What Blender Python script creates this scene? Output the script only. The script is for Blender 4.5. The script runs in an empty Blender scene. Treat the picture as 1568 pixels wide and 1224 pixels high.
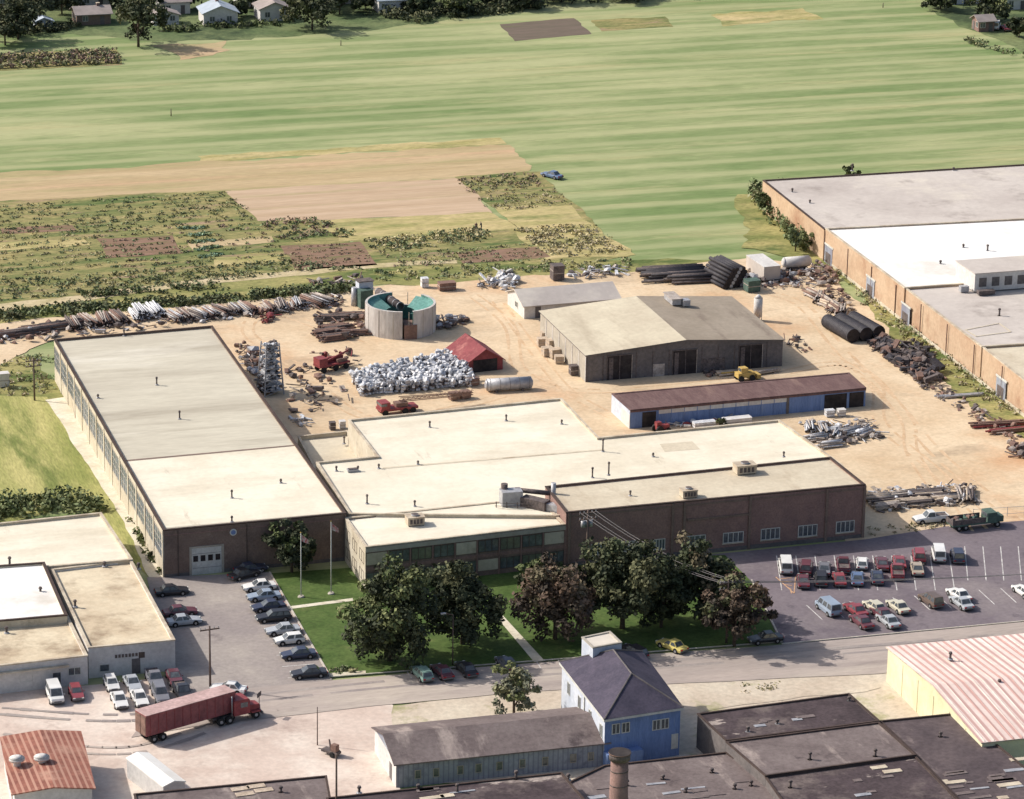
import bpy, math, random
import numpy as np
from mathutils import Vector, Matrix
random.seed(11); rng=np.random.default_rng(5)
R=random.uniform
# ---------------- camera resection / site survey -----------------
FPX=5400.0; H=180.0; TH=math.radians(18.54); AZ=math.radians(17.23); RO=math.radians(1.0)
fw=Vector((math.cos(TH)*math.sin(AZ),math.cos(TH)*math.cos(AZ),-math.sin(TH)))
r0=Vector((math.cos(AZ),-math.sin(AZ),0)); u0=r0.cross(fw)
Rt=r0*math.cos(RO)+u0*math.sin(RO); Up=u0*math.cos(RO)-r0*math.sin(RO)
g=H/math.tan(TH); CAM=Vector((-g*math.sin(AZ),-g*math.cos(AZ),H))
def ray(u,v): return fw*FPX+Rt*(u-784)-Up*(v-612)
def W(u,v,z=0.0):
    d=ray(u,v); t=(z-H)/d.z; p=CAM+d*t
    return Vector((round(p.x,3),round(p.y,3),z))
cd=bpy.data.cameras.new("camera"); co=bpy.data.objects.new("camera",cd); bpy.context.collection.objects.link(co)
bk=-fw; M=Matrix(((Rt.x,Up.x,bk.x,CAM.x),(Rt.y,Up.y,bk.y,CAM.y),(Rt.z,Up.z,bk.z,CAM.z),(0,0,0,1)))
co.matrix_world=M; cd.sensor_width=36; cd.lens=36*FPX/1568; cd.clip_start=1; cd.clip_end=20000
bpy.context.scene.camera=co
# ---------------- light -----------------
SE=math.radians(38); sdir=Vector((.855,-.519,0)).normalized()
ld=Vector((sdir.x*math.cos(SE),sdir.y*math.cos(SE),-math.sin(SE)))
sl=bpy.data.lights.new("sun","SUN"); sl.energy=4.7; sl.angle=math.radians(.6); sl.color=(1,.95,.885)
so=bpy.data.objects.new("sun",sl); so.rotation_euler=ld.to_track_quat('-Z','Y').to_euler(); so.location=(-300,200,300)
bpy.context.collection.objects.link(so)
w=bpy.data.worlds.new("World"); bpy.context.scene.world=w; w.use_nodes=True
nt=w.node_tree; sk=nt.nodes.new("ShaderNodeTexSky"); sk.sky_type='NISHITA'; sk.sun_disc=False
sk.sun_elevation=SE; sk.sun_rotation=math.atan2(-sdir.x,-sdir.y); sk.dust_density=3.5
bg=nt.nodes["Background"]; bg.inputs[1].default_value=.15; nt.links.new(sk.outputs[0],bg.inputs[0])
sc=bpy.context.scene; sc.view_settings.view_transform='Standard'; sc.view_settings.look='None'; sc.view_settings.exposure=0
# ---------------- materials -----------------
def lin(c): c/=255.; return c/12.92 if c<=.04045 else ((c+.055)/1.055)**2.4
def S(r,g,b,k=.85): return (lin(r)*k,lin(g)*k,lin(b)*k)
def mat(name,c1,c2=None,s=.15,st=(1,1,1),fs=1.5,fa=.2,rough=.9,bump=0,c3=None,s3=.03,t3=(.52,.62),rot=0,spec=.2,metal=0,st3=None,rng1=(.38,.62),c4=None,s4=.1,t4=(.58,.66),st4=None):
    m=bpy.data.materials.new(name); m.use_nodes=True; n=m.node_tree.nodes; l=m.node_tree.links
    p=n["Principled BSDF"]; p.inputs["Roughness"].default_value=rough; p.inputs["Specular IOR Level"].default_value=spec; p.inputs["Metallic"].default_value=metal
    c2=c2 or tuple(x*.8 for x in c1)
    geo=n.new("ShaderNodeNewGeometry")
    def mp(stv,loc=0):
        q=n.new("ShaderNodeMapping"); q.inputs["Scale"].default_value=stv; q.inputs["Rotation"].default_value=(0,0,rot); q.inputs["Location"].default_value=(loc,loc*.7,0)
        l.new(geo.outputs["Position"],q.inputs["Vector"]); return q
    q=mp(st)
    def noise(q,sc_,det):
        a=n.new("ShaderNodeTexNoise"); a.inputs["Scale"].default_value=sc_; a.inputs["Detail"].default_value=det; a.inputs["Roughness"].default_value=.66
        l.new(q.outputs[0],a.inputs["Vector"]); return a
    def mr(src,a,b,c=0,d=1):
        k=n.new("ShaderNodeMapRange"); k.inputs[1].default_value=a; k.inputs[2].default_value=b; k.inputs[3].default_value=c; k.inputs[4].default_value=d
        l.new(src,k.inputs[0]); return k.outputs[0]
    def mix(f,a,b):
        k=n.new("ShaderNodeMix"); k.data_type='RGBA'; l.new(f,k.inputs[0])
        if isinstance(a,tuple): k.inputs[6].default_value=(*a,1)
        else: l.new(a,k.inputs[6])
        k.inputs[7].default_value=(*b,1); return k.outputs[2]
    col=mix(mr(noise(q,s,8).outputs["Fac"],*rng1),c1,c2)
    if c3: col=mix(mr(noise(mp(st3 or st,37),s3,8).outputs["Fac"],*t3),col,c3)
    if c4: col=mix(mr(noise(mp(st4 or st,91),s4,8).outputs["Fac"],*t4),col,c4)
    n2=noise(q,fs,5).outputs["Fac"]
    vm=n.new("ShaderNodeVectorMath"); vm.operation='SCALE'; l.new(col,vm.inputs[0]); l.new(mr(n2,.3,.7,1-fa,1+fa),vm.inputs["Scale"])
    l.new(vm.outputs[0],p.inputs["Base Color"])
    return m
def stripe(m,scale,c,th=(.6,.8),axis='X',rot=0,amt=.8,dist=.25,ds=.3):
    n=m.node_tree.nodes; l=m.node_tree.links; p=n["Principled BSDF"]
    src=p.inputs["Base Color"].links[0].from_socket
    geo=n.new("ShaderNodeNewGeometry"); wv=n.new("ShaderNodeTexWave"); wv.inputs["Scale"].default_value=scale; wv.bands_direction=axis; wv.inputs["Distortion"].default_value=dist; wv.inputs["Detail Scale"].default_value=ds; wv.inputs["Detail"].default_value=4
    q=n.new("ShaderNodeMapping"); q.inputs["Rotation"].default_value=(0,0,rot); l.new(geo.outputs["Position"],q.inputs[0]); l.new(q.outputs[0],wv.inputs[0])
    k=n.new("ShaderNodeMapRange"); k.inputs[1].default_value=th[0]; k.inputs[2].default_value=th[1]; k.inputs[4].default_value=amt; l.new(wv.outputs["Fac"],k.inputs[0])
    x=n.new("ShaderNodeMix"); x.data_type='RGBA'; l.new(k.outputs[0],x.inputs[0]); l.new(src,x.inputs[6]); x.inputs[7].default_value=(*c,1)
    l.new(x.outputs[2],p.inputs["Base Color"]); return m
# ground
mGrass=stripe(mat("grass",S(154,166,112,.7),S(184,186,136,.72),s=.07,st=(.13,1.6,1),fs=1.8,fa=.24,c3=S(128,150,92,.68),s3=.016,st3=(.7,1.7,1),t3=(.42,.62),rot=.0,c4=S(194,186,138,.74),s4=.06,t4=(.54,.72),st4=(.22,1.7,1),rng1=(.42,.58)),.034,S(190,190,142,.74),(.55,.95),'Y',0,.5,2.2,.02)
mLawn=mat("lawn",S(78,102,48,.7),S(98,118,62,.7),s=.3,fs=2,fa=.28,c3=S(124,132,78,.7),s3=.12,t3=(.58,.72))
mYardG=mat("rough_grass",S(128,134,76,.72),S(178,168,110,.74),s=.12,fs=1.6,fa=.35,st=(.6,1.4,1),c3=S(100,116,62,.7),s3=.1)
mYardL=mat("mown_yard_grass",S(152,156,88,.74),S(192,184,120,.78),s=.12,fs=2,fa=.28,st=(1.8,.3,1),c3=S(128,138,74,.7),s3=.08)
mResid=mat("residential_grass",S(98,116,74,.7),S(132,142,96,.7),s=.06,fs=.8,fa=.3,c3=S(72,88,58,.7),s3=.05)
mTan=mat("ploughed_soil",S(204,180,142,.8),S(182,160,120,.8),s=.1,st=(.2,2,1),fs=1.6,fa=.22,c3=S(168,160,112,.78),s3=.07,t3=(.48,.66),c4=S(210,172,140,.8),s4=.05,t4=(.55,.7))
mTan2=mat("raked_soil",S(206,180,152,.8),S(190,164,134,.8),s=.14,st=(.12,2.6,1),fs=1.5,fa=.18,c3=S(180,164,124,.78),s3=.09,t3=(.54,.7))
mStraw=mat("straw_grass",S(206,186,136,.78),S(170,162,104,.78),s=.14,st=(.4,1.5,1),fs=1.5,fa=.3,c3=S(134,140,84,.74),s3=.12,t3=(.52,.66))
mGard=mat("garden_ground",S(122,128,76,.78),S(168,154,104,.78),s=.2,st=(.4,1.8,1),fs=1.6,fa=.42,c3=S(94,114,62,.74),s3=.1,c4=S(172,146,118,.76),s4=.14,t4=(.57,.66))
mRedS=mat("red_soil",S(156,124,106,.76),S(136,112,88,.76),s=.4,st=(.3,2,1),fs=1.6,fa=.3,c3=S(122,122,78,.72),s3=.3,t3=(.54,.64))
mDkS=mat("dark_soil",S(130,114,102,.7),S(116,106,90,.7),s=.12,fs=.8,fa=.15,st=(.3,1.6,1),c3=S(122,124,84,.7),s3=.1,t3=(.58,.68))
mDirt=mat("dirt",S(222,200,168,.87),S(208,182,148,.84),s=.07,fs=1.3,fa=.12,c3=S(206,162,122,.84),s3=.026,t3=(.52,.7),st=(1,1,1),c4=S(190,168,140,.8),s4=.1,t4=(.56,.7),st4=(.6,1.2,1))
mDirtO=mat("dirt_tracks",S(204,172,136,.84),S(220,192,158,.84),s=.3,fs=1.5,fa=.15)
mDirtRd=mat("dirt_track",S(208,190,156),S(182,168,126),s=.2,fs=1,fa=.2)
mLot=mat("asphalt",S(118,108,114,.8),S(132,122,126,.8),s=.08,fs=1.6,fa=.15,c3=S(152,142,140,.8),s3=.05,t3=(.52,.75),c4=S(96,88,94,.8),s4=.2,t4=(.6,.7))
mLotL=mat("worn_asphalt",S(170,160,152,.82),S(154,144,140,.82),s=.08,fs=1.6,fa=.12,c3=S(188,178,166,.82),s3=.06,t3=(.5,.7),c4=S(130,120,118,.8),s4=.16,t4=(.6,.72))
mStreet=mat("street",S(186,172,162,.82),S(170,158,150,.82),s=.09,st=(.4,1.6,1),fs=1.6,fa=.1,c3=S(206,194,178,.82),s3=.05,t3=(.5,.7),c4=S(150,138,132,.8),s4=.1,t4=(.6,.7),st4=(.2,2,1))
mConc=mat("concrete_apron",S(214,196,182,.87),S(200,180,166,.87),s=.07,fs=1.4,fa=.1,c3=S(228,216,202,.87),s3=.05,t3=(.48,.62),c4=S(182,162,150,.84),s4=.12,t4=(.57,.7))
mVerge=mat("verge_soil",S(200,184,164,.84),S(214,202,182,.84),s=.1,fs=1.4,fa=.15,c3=S(168,164,122,.8),s3=.1,t3=(.54,.64))
mWalk=mat("concrete_path",S(226,218,198),S(206,196,172),s=.3,fs=2,fa=.12)
mPaint=mat("road_paint",(.62,.6,.56),(.38,.36,.35),s=.8,fs=3,fa=.3)
mPaintO=mat("orange_road_paint",(.6,.34,.18),(.4,.27,.18),s=.8,fs=3,fa=.2)
mKerb=mat("kerb",(.5,.46,.4),(.4,.36,.3),s=.6,fs=3,fa=.15)
# roofs
mRoofA=mat("roof_gravel",S(204,197,178,.9),S(188,180,162,.9),s=.08,st=(.35,1.6,1),fs=1.2,fa=.08,c3=S(166,157,140,.9),s3=.08,t3=(.53,.73),st3=(.22,1.9,1),c4=S(218,212,196,.9),s4=.06,t4=(.54,.7))
mRoofC=mat("roof_cream",S(232,224,204,.92),S(220,210,188,.9),s=.07,fs=1.2,fa=.06,c3=S(204,193,170,.9),s3=.07,t3=(.52,.76),st3=(.4,1.4,1),c4=S(184,171,150,.88),s4=.14,t4=(.63,.74),st4=(1.6,.4,1))
mRoofT=mat("roof_tan",S(212,201,178,.9),S(196,183,160,.9),s=.09,fs=1.4,fa=.09,c3=S(170,152,128,.88),s3=.1,t3=(.53,.72),st3=(1.4,.5,1))
mRoofS=mat("roof_stained",S(220,206,178,.9),S(200,182,154,.9),s=.12,fs=1.4,fa=.1,c3=S(136,114,92,.85),s3=.1,t3=(.5,.68))
mRoofW=mat("roof_white",S(238,236,232,.93),S(228,225,218,.93),s=.04,fs=.8,fa=.04,c3=S(212,204,190),s3=.05,t3=(.54,.7))
mRoofG=mat("roof_grey",S(200,191,182,.9),S(184,174,166,.9),s=.06,fs=1,fa=.06,c3=S(214,205,190,.9),s3=.04,t3=(.5,.65),c4=S(164,154,146,.88),s4=.08,t4=(.58,.7))
mRoofD=mat("roof_dark",S(86,76,78,.8),S(104,92,92,.8),s=.15,fs=1.5,fa=.25,c3=S(148,134,128,.8),s3=.09,t3=(.55,.66),st3=(1.5,.6,1))
mRoofDD=mat("roof_tar",S(70,60,62,.8),S(90,78,80,.8),s=.2,fs=2,fa=.28,c3=S(186,172,162,.8),s3=.26,t3=(.6,.63),st3=(.35,.9,1),c4=S(118,106,102,.8),s4=.12,t4=(.52,.64))
mRoofL=mat("roof_shingle",S(130,118,115,.8),S(112,100,98,.8),s=.2,fs=2,fa=.2,c3=S(168,154,146,.8),s3=.14,t3=(.56,.68),st3=(2,.5,1),c4=S(90,80,80,.8),s4=.2,t4=(.6,.68))
mRoofHip=mat("slate",S(90,84,98,.8),S(76,72,86,.8),s=.4,fs=3,fa=.2,c3=S(112,106,116,.8),s3=.2,t3=(.56,.7))
mRoofWh=mat("warehouse_roof",S(208,198,174,.9),S(190,178,156,.9),s=.07,fs=1.2,fa=.08,c3=S(168,155,134,.9),s3=.09,t3=(.54,.74),st3=(1.8,.4,1))
mRoofWhShade=mat("warehouse_roof_shaded",S(162,150,134,.88),S(148,136,120,.88),s=.1,fs=1.2,fa=.1,c3=S(128,114,102,.86),s3=.1,t3=(.52,.68),st3=(1.8,.4,1),c4=S(180,167,147,.88),s4=.1,t4=(.6,.7))  # darker copy of the warehouse roof, shade of the right slope put into its colour
mMaroon=mat("maroon_roof",S(124,100,96,.8),S(108,84,82,.8),s=.3,st=(2,.5,1),fs=2,fa=.18,c3=S(146,120,110,.8),s3=.14,t3=(.55,.68))
mRedRoof=mat("red_metal_roof",S(150,84,86,.8),S(130,70,74,.8),s=.4,fs=2,fa=.18,c3=S(174,116,110,.8),s3=.4,t3=(.54,.7))
mRibP=stripe(mat("ribbed_roof",S(236,220,210),S(226,206,196),s=.1,fs=1,fa=.08,c3=S(210,182,168),s3=.1,t3=(.56,.7)),.3,S(194,152,144),(.5,.8),'X',0,.85)
mRust=stripe(mat("rusty_ribbed_roof",S(164,110,94,.8),S(140,90,78,.8),s=.3,fs=1,fa=.22,c3=S(192,150,130,.8),s3=.2,t3=(.54,.7)),.42,S(198,154,134,.8),(.55,.8),'X')
mCope=mat("coping",S(212,200,178),S(176,160,140),s=.4,fs=2,fa=.1)
mCopeD=mat("dark_coping",S(90,76,70,.8),S(74,62,58,.8),s=.4,fs=2,fa=.1)
# walls
mBrick=mat("brown_brick",(.215,.155,.125),(.175,.125,.102),s=.5,fs=4,fa=.24,c3=(.15,.11,.092),s3=.15,c4=(.25,.19,.16),s4=.3,t4=(.6,.7))
mBrickD=mat("dark_brick",(.26,.165,.14),(.215,.137,.12),s=.5,fs=4,fa=.24,c3=(.165,.112,.104),s3=.15,t3=(.54,.7))
mOr=mat("orange_brick",S(222,194,164,.68),S(208,176,146,.68),s=.2,fs=2,fa=.12,c3=S(188,146,118,.64),s3=.1,t3=(.54,.7))
mBlock=mat("block_wall",S(222,212,192,.75),S(204,192,168,.75),s=.2,fs=2,fa=.1,c3=S(176,162,142,.72),s3=.2,t3=(.58,.7))
mWhiteW=mat("white_wall",(.6,.58,.55),(.5,.48,.46),s=.3,fs=2,fa=.12)
mYel=mat("yellow_wall",S(238,233,198,.8),S(226,218,178,.78),s=.2,fs=2,fa=.08)
mBlue=mat("blue_siding",(.17,.245,.44),(.135,.2,.37),s=.4,st=(4,4,.5),fs=3,fa=.18,c3=(.23,.29,.42),s3=.4,t3=(.58,.7))
mBlueW=mat("pale_blue_wall",(.42,.46,.53),(.52,.55,.6),s=.4,fs=2,fa=.12)
mGreyS=stripe(mat("grey_siding",(.32,.34,.38),(.26,.28,.32),s=.3,fs=2,fa=.15,c3=(.19,.2,.24),s3=.3),.5,(.2,.2,.25),(.7,.9),'X')
mDkW=mat("dark_metal_wall",(.155,.137,.13),(.115,.105,.104),s=.3,fs=2,fa=.22)
mShedL=mat("grey_metal_wall",S(198,190,176,.72),S(178,170,156,.72),s=.3,fs=2,fa=.12)
mOpen=mat("dark_opening",(.03,.025,.026),(.045,.038,.036),s=.5,fs=1,fa=.3)
mGlass=mat("window_glass",(.07,.08,.09),(.12,.13,.135),s=.6,fs=2,fa=.35,rough=.12,spec=.6)
mGlassB=mat("blue_glass",(.2,.235,.28),(.11,.135,.165),s=.4,fs=2,fa=.35,rough=.2,spec=.5)
mGlassG=mat("green_glass",(.17,.17,.12),(.11,.12,.095),s=.5,fs=2,fa=.35,rough=.2,spec=.5)
mFrame=mat("window_frame",(.56,.56,.52),(.46,.46,.42),s=1,fs=3,fa=.12)
mFrameD=mat("bronze_frame",(.12,.09,.075),(.09,.07,.06),s=1,fs=3,fa=.1)
# objects
mSteel=mat("galvanised",(.43,.43,.44),(.29,.29,.31),s=1,fs=4,fa=.25,rough=.5,metal=.2,spec=.5)
mCast=mat("white_castings",(.7,.7,.7),(.42,.43,.46),s=2,fs=5,fa=.3,rough=.5)
mRustM=mat("rusty_steel",(.24,.15,.118),(.155,.1,.082),s=1,fs=4,fa=.35)
mRedM=mat("red_machinery",(.3,.07,.07),(.19,.045,.05),s=1,fs=4,fa=.3,rough=.5)
mBlk=mat("black_pipe",(.035,.033,.038),(.055,.05,.055),s=1,fs=4,fa=.3,rough=.6)
mDkM=mat("dark_scrap",(.09,.076,.075),(.15,.122,.112),s=1.2,fs=4,fa=.4)
mWood=mat("timber",(.5,.41,.32),(.36,.29,.22),s=1.2,fs=4,fa=.25)
mWoodG=mat("weathered_timber",(.42,.37,.33),(.28,.24,.21),s=1.2,fs=4,fa=.3)
mPole=mat("pole_wood",(.15,.11,.09),(.11,.08,.07),s=1,fs=4,fa=.2)
mYelM=mat("yellow_machinery",(.52,.37,.12),(.4,.27,.09),s=1,fs=3,fa=.2)
mGrnM=mat("green_machinery",(.09,.14,.115),(.065,.1,.085),s=1,fs=3,fa=.15)
mTeal=mat("teal_lining",(.17,.33,.29),(.1,.23,.2),s=.4,fs=2,fa=.25)
mConcT=mat("tank_concrete",S(216,212,206,.84),S(186,178,172,.84),s=.3,fs=2,fa=.15,st=(1,1,.3),c3=S(154,144,138,.78),s3=.5,t3=(.58,.7))
mTyre=mat("tyre",(.02,.02,.02),(.03,.03,.03),s=2,fs=4,fa=.1)
mHub=mat("hubcap",(.4,.4,.4),(.3,.3,.3),s=3,fs=6,fa=.1,rough=.4,metal=.4)
mTrim=mat("bumper",(.16,.16,.17),(.12,.12,.12),s=3,fs=6,fa=.1,rough=.5)
mLampR=mat("tail_lamp",(.4,.02,.02),(.3,.02,.02)); mLampW=mat("head_lamp",(.7,.7,.66),(.6,.6,.55),rough=.2)
mBark=mat("bark",(.12,.09,.07),(.08,.06,.05),s=1,fs=5,fa=.2)
def leafm(n,a,b): return mat(n,a,b,s=.45,fs=1.6,fa=.4,rough=.7,spec=.15)
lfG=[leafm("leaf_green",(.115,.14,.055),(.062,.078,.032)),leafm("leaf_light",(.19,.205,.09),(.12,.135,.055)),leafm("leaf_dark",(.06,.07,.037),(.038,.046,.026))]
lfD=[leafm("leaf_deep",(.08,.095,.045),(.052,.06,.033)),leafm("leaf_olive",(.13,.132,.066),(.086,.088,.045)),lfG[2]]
lfR=[leafm("leaf_russet",(.15,.1,.07),(.098,.074,.052)),leafm("leaf_bronze",(.175,.137,.088),(.11,.1,.057)),leafm("leaf_umber",(.08,.06,.048),(.053,.044,.032))]
lfO=[leafm("leaf_yellowgreen",(.27,.265,.15),(.2,.195,.11)),lfG[1],leafm("leaf_sage",(.21,.215,.145),(.14,.145,.095))]
lfB=[leafm("crop_green",(.21,.25,.12),(.15,.18,.085)),leafm("crop_olive",(.32,.29,.155),(.21,.2,.11)),leafm("crop_dark",(.145,.165,.085),(.11,.127,.066))]
lfY=[leafm("straw_yellow",(.5,.42,.24),(.37,.33,.18)),leafm("straw_tan",(.44,.37,.24),(.33,.28,.18)),lfB[1]]
lfBl=[leafm("cabbage_green",(.27,.37,.25),(.18,.28,.19)),lfB[0]]
lfRu=[leafm("crop_russet",(.3,.21,.16),(.23,.16,.12)),lfB[1]]
# ---------------- mesh builder -----------------
class MB:
    def __init__(s): s.v=[];s.f=[];s.m=[];s.mats=[];s.sm=[]
    def mi(s,m):
        if m not in s.mats: s.mats.append(m)
        return s.mats.index(m)
    def poly(s,pts,m,sm=False):
        n=len(s.v); s.v+=[tuple(p) for p in pts]; s.f.append(tuple(range(n,n+len(pts)))); s.m.append(s.mi(m)); s.sm.append(sm)
    def hexa(s,b,t,m,mt=None):
        n=len(b); k=len(s.v); s.v+=[tuple(p) for p in b]+[tuple(p) for p in t]
        for i in range(n):
            j=(i+1)%n; s.f.append((k+i,k+j,k+n+j,k+n+i)); s.m.append(s.mi(m)); s.sm.append(False)
        s.f.append(tuple(k+n+i for i in range(n))); s.m.append(s.mi(mt or m)); s.sm.append(False)
        s.f.append(tuple(k+n-1-i for i in range(n))); s.m.append(s.mi(m)); s.sm.append(False)
    def box(s,c,sz,m,rot=0,tilt=0):
        x,y,z=sz[0]/2,sz[1]/2,sz[2]/2; mt=Matrix.Rotation(rot,3,'Z')@Matrix.Rotation(tilt,3,'Y')
        P=[Vector(c)+mt@Vector(q) for q in((-x,-y,-z),(x,-y,-z),(x,y,-z),(-x,y,-z),(-x,-y,z),(x,-y,z),(x,y,z),(-x,y,z))]
        s.hexa(P[:4],P[4:],m)
    def cyl(s,p0,p1,ra,rb,m,n=8,caps=True,capm=None):
        p0=Vector(p0);p1=Vector(p1); d=(p1-p0).normalized(); a=d.orthogonal().normalized(); b=d.cross(a); k=len(s.v)
        for p,r in((p0,ra),(p1,rb)):
            for i in range(n):
                t=2*math.pi*i/n; s.v.append(tuple(p+a*(math.cos(t)*r)+b*(math.sin(t)*r)))
        for i in range(n):
            j=(i+1)%n; s.f.append((k+i,k+j,k+n+j,k+n+i)); s.m.append(s.mi(m)); s.sm.append(n>6)
        if caps:
            s.f.append(tuple(k+n-1-i for i in range(n))); s.m.append(s.mi(capm or m)); s.sm.append(False)
            s.f.append(tuple(k+n+i for i in range(n))); s.m.append(s.mi(capm or m)); s.sm.append(False)
    def rock(s,c,r,m,fl=.7):
        k=len(s.v); T=(1+5**.5)/2
        V=[(-1,T,0),(1,T,0),(-1,-T,0),(1,-T,0),(0,-1,T),(0,1,T),(0,-1,-T),(0,1,-T),(T,0,-1),(T,0,1),(-T,0,-1),(-T,0,1)]
        Fc=[(0,11,5),(0,5,1),(0,1,7),(0,7,10),(0,10,11),(1,5,9),(5,11,4),(11,10,2),(10,7,6),(7,1,8),(3,9,4),(3,4,2),(3,2,6),(3,6,8),(3,8,9),(4,9,5),(2,4,11),(6,2,10),(8,6,7),(9,8,1)]
        a=R(.7,1.3);b=R(.7,1.3)
        for q in V:
            e=r*R(.3,.65); s.v.append((c[0]+q[0]*e*a,c[1]+q[1]*e*b,c[2]+q[2]*e*fl))
        for q in Fc: s.f.append(tuple(k+i for i in q)); s.m.append(s.mi(m)); s.sm.append(False)
    def mesh(s,name,off=(0,0,0)):
        me=bpy.data.meshes.new(name); me.from_pydata([(a-off[0],b-off[1],c-off[2]) for a,b,c in s.v],[],s.f)
        for m in s.mats: me.materials.append(m)
        me.polygons.foreach_set("material_index",s.m); me.polygons.foreach_set("use_smooth",s.sm); me.update(); return me
    def obj(s,name,parent=None,loc=None,rot=0):
        if not s.v: return None
        if parent is not None: off=tuple(parent.location)
        elif loc is not None: off=(0,0,0)
        else:
            a=np.array(s.v); off=(float(a[:,0].mean()),float(a[:,1].mean()),float(a[:,2].min()))
        o=bpy.data.objects.new(name,s.mesh(name,off)); bpy.context.collection.objects.link(o)
        if parent is not None: o.parent=parent
        elif loc is not None: o.location=loc; o.rotation_euler=(0,0,rot)
        else: o.location=off
        return o
def empty(name,loc):
    e=bpy.data.objects.new(name,None); e.location=loc; e.empty_display_size=1; bpy.context.collection.objects.link(e); return e
def ccw(P):
    a=sum(P[i][0]*P[(i+1)%len(P)][1]-P[(i+1)%len(P)][0]*P[i][1] for i in range(len(P)))
    return P if a>0 else P[::-1]
def inset(P,d):
    o=[];n=len(P)
    for i in range(n):
        a,b,c=Vector(P[i-1][:2]),Vector(P[i][:2]),Vector(P[(i+1)%n][:2])
        e1=(b-a).normalized();e2=(c-b).normalized();n1=Vector((-e1.y,e1.x));n2=Vector((-e2.y,e2.x))
        q=(n1+n2)/max(.3,1+n1.dot(n2)); o.append(b+q*d)
    return o
class Bd:
    def __init__(s,name,loc): s.e=empty(name,(loc[0],loc[1],0)); s.P={}
    def __getitem__(s,k): return s.P.setdefault(k,MB())
    def done(s):
        for k,m in s.P.items(): m.obj(k,s.e)
        return s.e
def block(b,px,h,wall,roof,cope,par=.3,cw=.35,z0=0,over=0):
    P=[W(u,v,h) for u,v in px]; P=ccw([(p.x,p.y) for p in P]); n=len(P); I=inset(P,cw)
    zr=h-par; O=inset(P,-.06)
    for i in range(n):
        j=(i+1)%n; a,c=P[i],P[j]
        b["walls"].poly([(a[0],a[1],z0),(c[0],c[1],z0),(c[0],c[1],h),(a[0],a[1],h)],wall)
        b["coping"].hexa([(O[i][0],O[i][1],h-.12),(O[j][0],O[j][1],h-.12),(I[j][0],I[j][1],h-.12),(I[i][0],I[i][1],h-.12)],[(O[i][0],O[i][1],h+.05),(O[j][0],O[j][1],h+.05),(I[j][0],I[j][1],h+.05),(I[i][0],I[i][1],h+.05)],cope)
        if par>0: b["parapet"].poly([(I[i][0],I[i][1],zr),(I[j][0],I[j][1],zr),(I[j][0],I[j][1],h-.1),(I[i][0],I[i][1],h-.1)],wall)
    b["roof"].poly([(q[0],q[1],zr) for q in I],roof)
    return P
class Wall:
    def __init__(s,p0,p1):
        s.p=Vector(p0[:2]); d=Vector(p1[:2])-s.p; s.L=d.length; s.d=d.normalized(); s.n=Vector((s.d.y,-s.d.x))
        if s.n.dot(Vector(CAM[:2])-s.p)<0: s.n=-s.n
    def sz(s,u,v):
        r=ray(u,v); n3=Vector((s.n.x,s.n.y,0)); t=n3.dot(Vector((s.p.x,s.p.y,0))-CAM)/n3.dot(r); q=CAM+r*t
        return (Vector(q[:2])-s.p).dot(s.d),q.z
    def slab(s,mb,s0,s1,z0,z1,out,m,back=.05):
        def P(a,o,z): q=s.p+s.d*a+s.n*o; return (q.x,q.y,z)
        mb.hexa([P(s0,out,z0),P(s1,out,z0),P(s1,-back,z0),P(s0,-back,z0)],[P(s0,out,z1),P(s1,out,z1),P(s1,-back,z1),P(s0,-back,z1)],m)
    def win(s,b,s0,s1,z0,z1,nx=2,nz=1,fr=None,gl=None,t=.1,part="windows"):
        fr=fr or mFrame; gl=gl or mGlass; mb=b[part]
        s.slab(mb,s0,s1,z0,z1,.03,gl)
        for i in range(nx+1):
            a=s0+(s1-s0)*i/nx; s.slab(mb,a-t/2,a+t/2,z0-t/2,z1+t/2,.08,fr)
        for i in range(nz+1):
            a=z0+(z1-z0)*i/nz; s.slab(mb,s0,s1,a-t/2,a+t/2,.065,fr)
def gable(b,P,A,Bv,h,rise,wall,roof,ov=.4,roof2=None,fascia=None,th=.15):
    P=Vector((P[0],P[1],0));A=Vector((A[0],A[1],0));Bv=Vector((Bv[0],Bv[1],0)); z=Vector((0,0,1))
    a=A.normalized()*ov; c=Bv.normalized()*ov; sl=rise/(Bv.length/2)
    Q=[P,P+A,P+A+Bv,P+Bv]
    for i in range(4): 
        j=(i+1)%4; b["walls"].poly([Q[i],Q[j],Q[j]+z*h,Q[i]+z*h],wall)
    for o in (P,P+A): b["walls"].poly([o+z*h,o+Bv+z*h,o+Bv/2+z*(h+rise)],wall)
    R0=P+Bv/2-a+z*(h+rise+.02);R1=P+A+Bv/2+a+z*(h+rise+.02)
    for side,m in ((0,roof),(1,roof2 or roof)):
        if side==0: E0=P-c-a+z*(h-sl*ov+.02);E1=P+A-c+a+z*(h-sl*ov+.02)
        else: E0=P+Bv+c-a+z*(h-sl*ov+.02);E1=P+A+Bv+c+a+z*(h-sl*ov+.02)
        t=z*th; b["roof"].hexa([E0,E1,R1,R0],[E0+t,E1+t,R1+t,R0+t],fascia or m,m)
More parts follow.
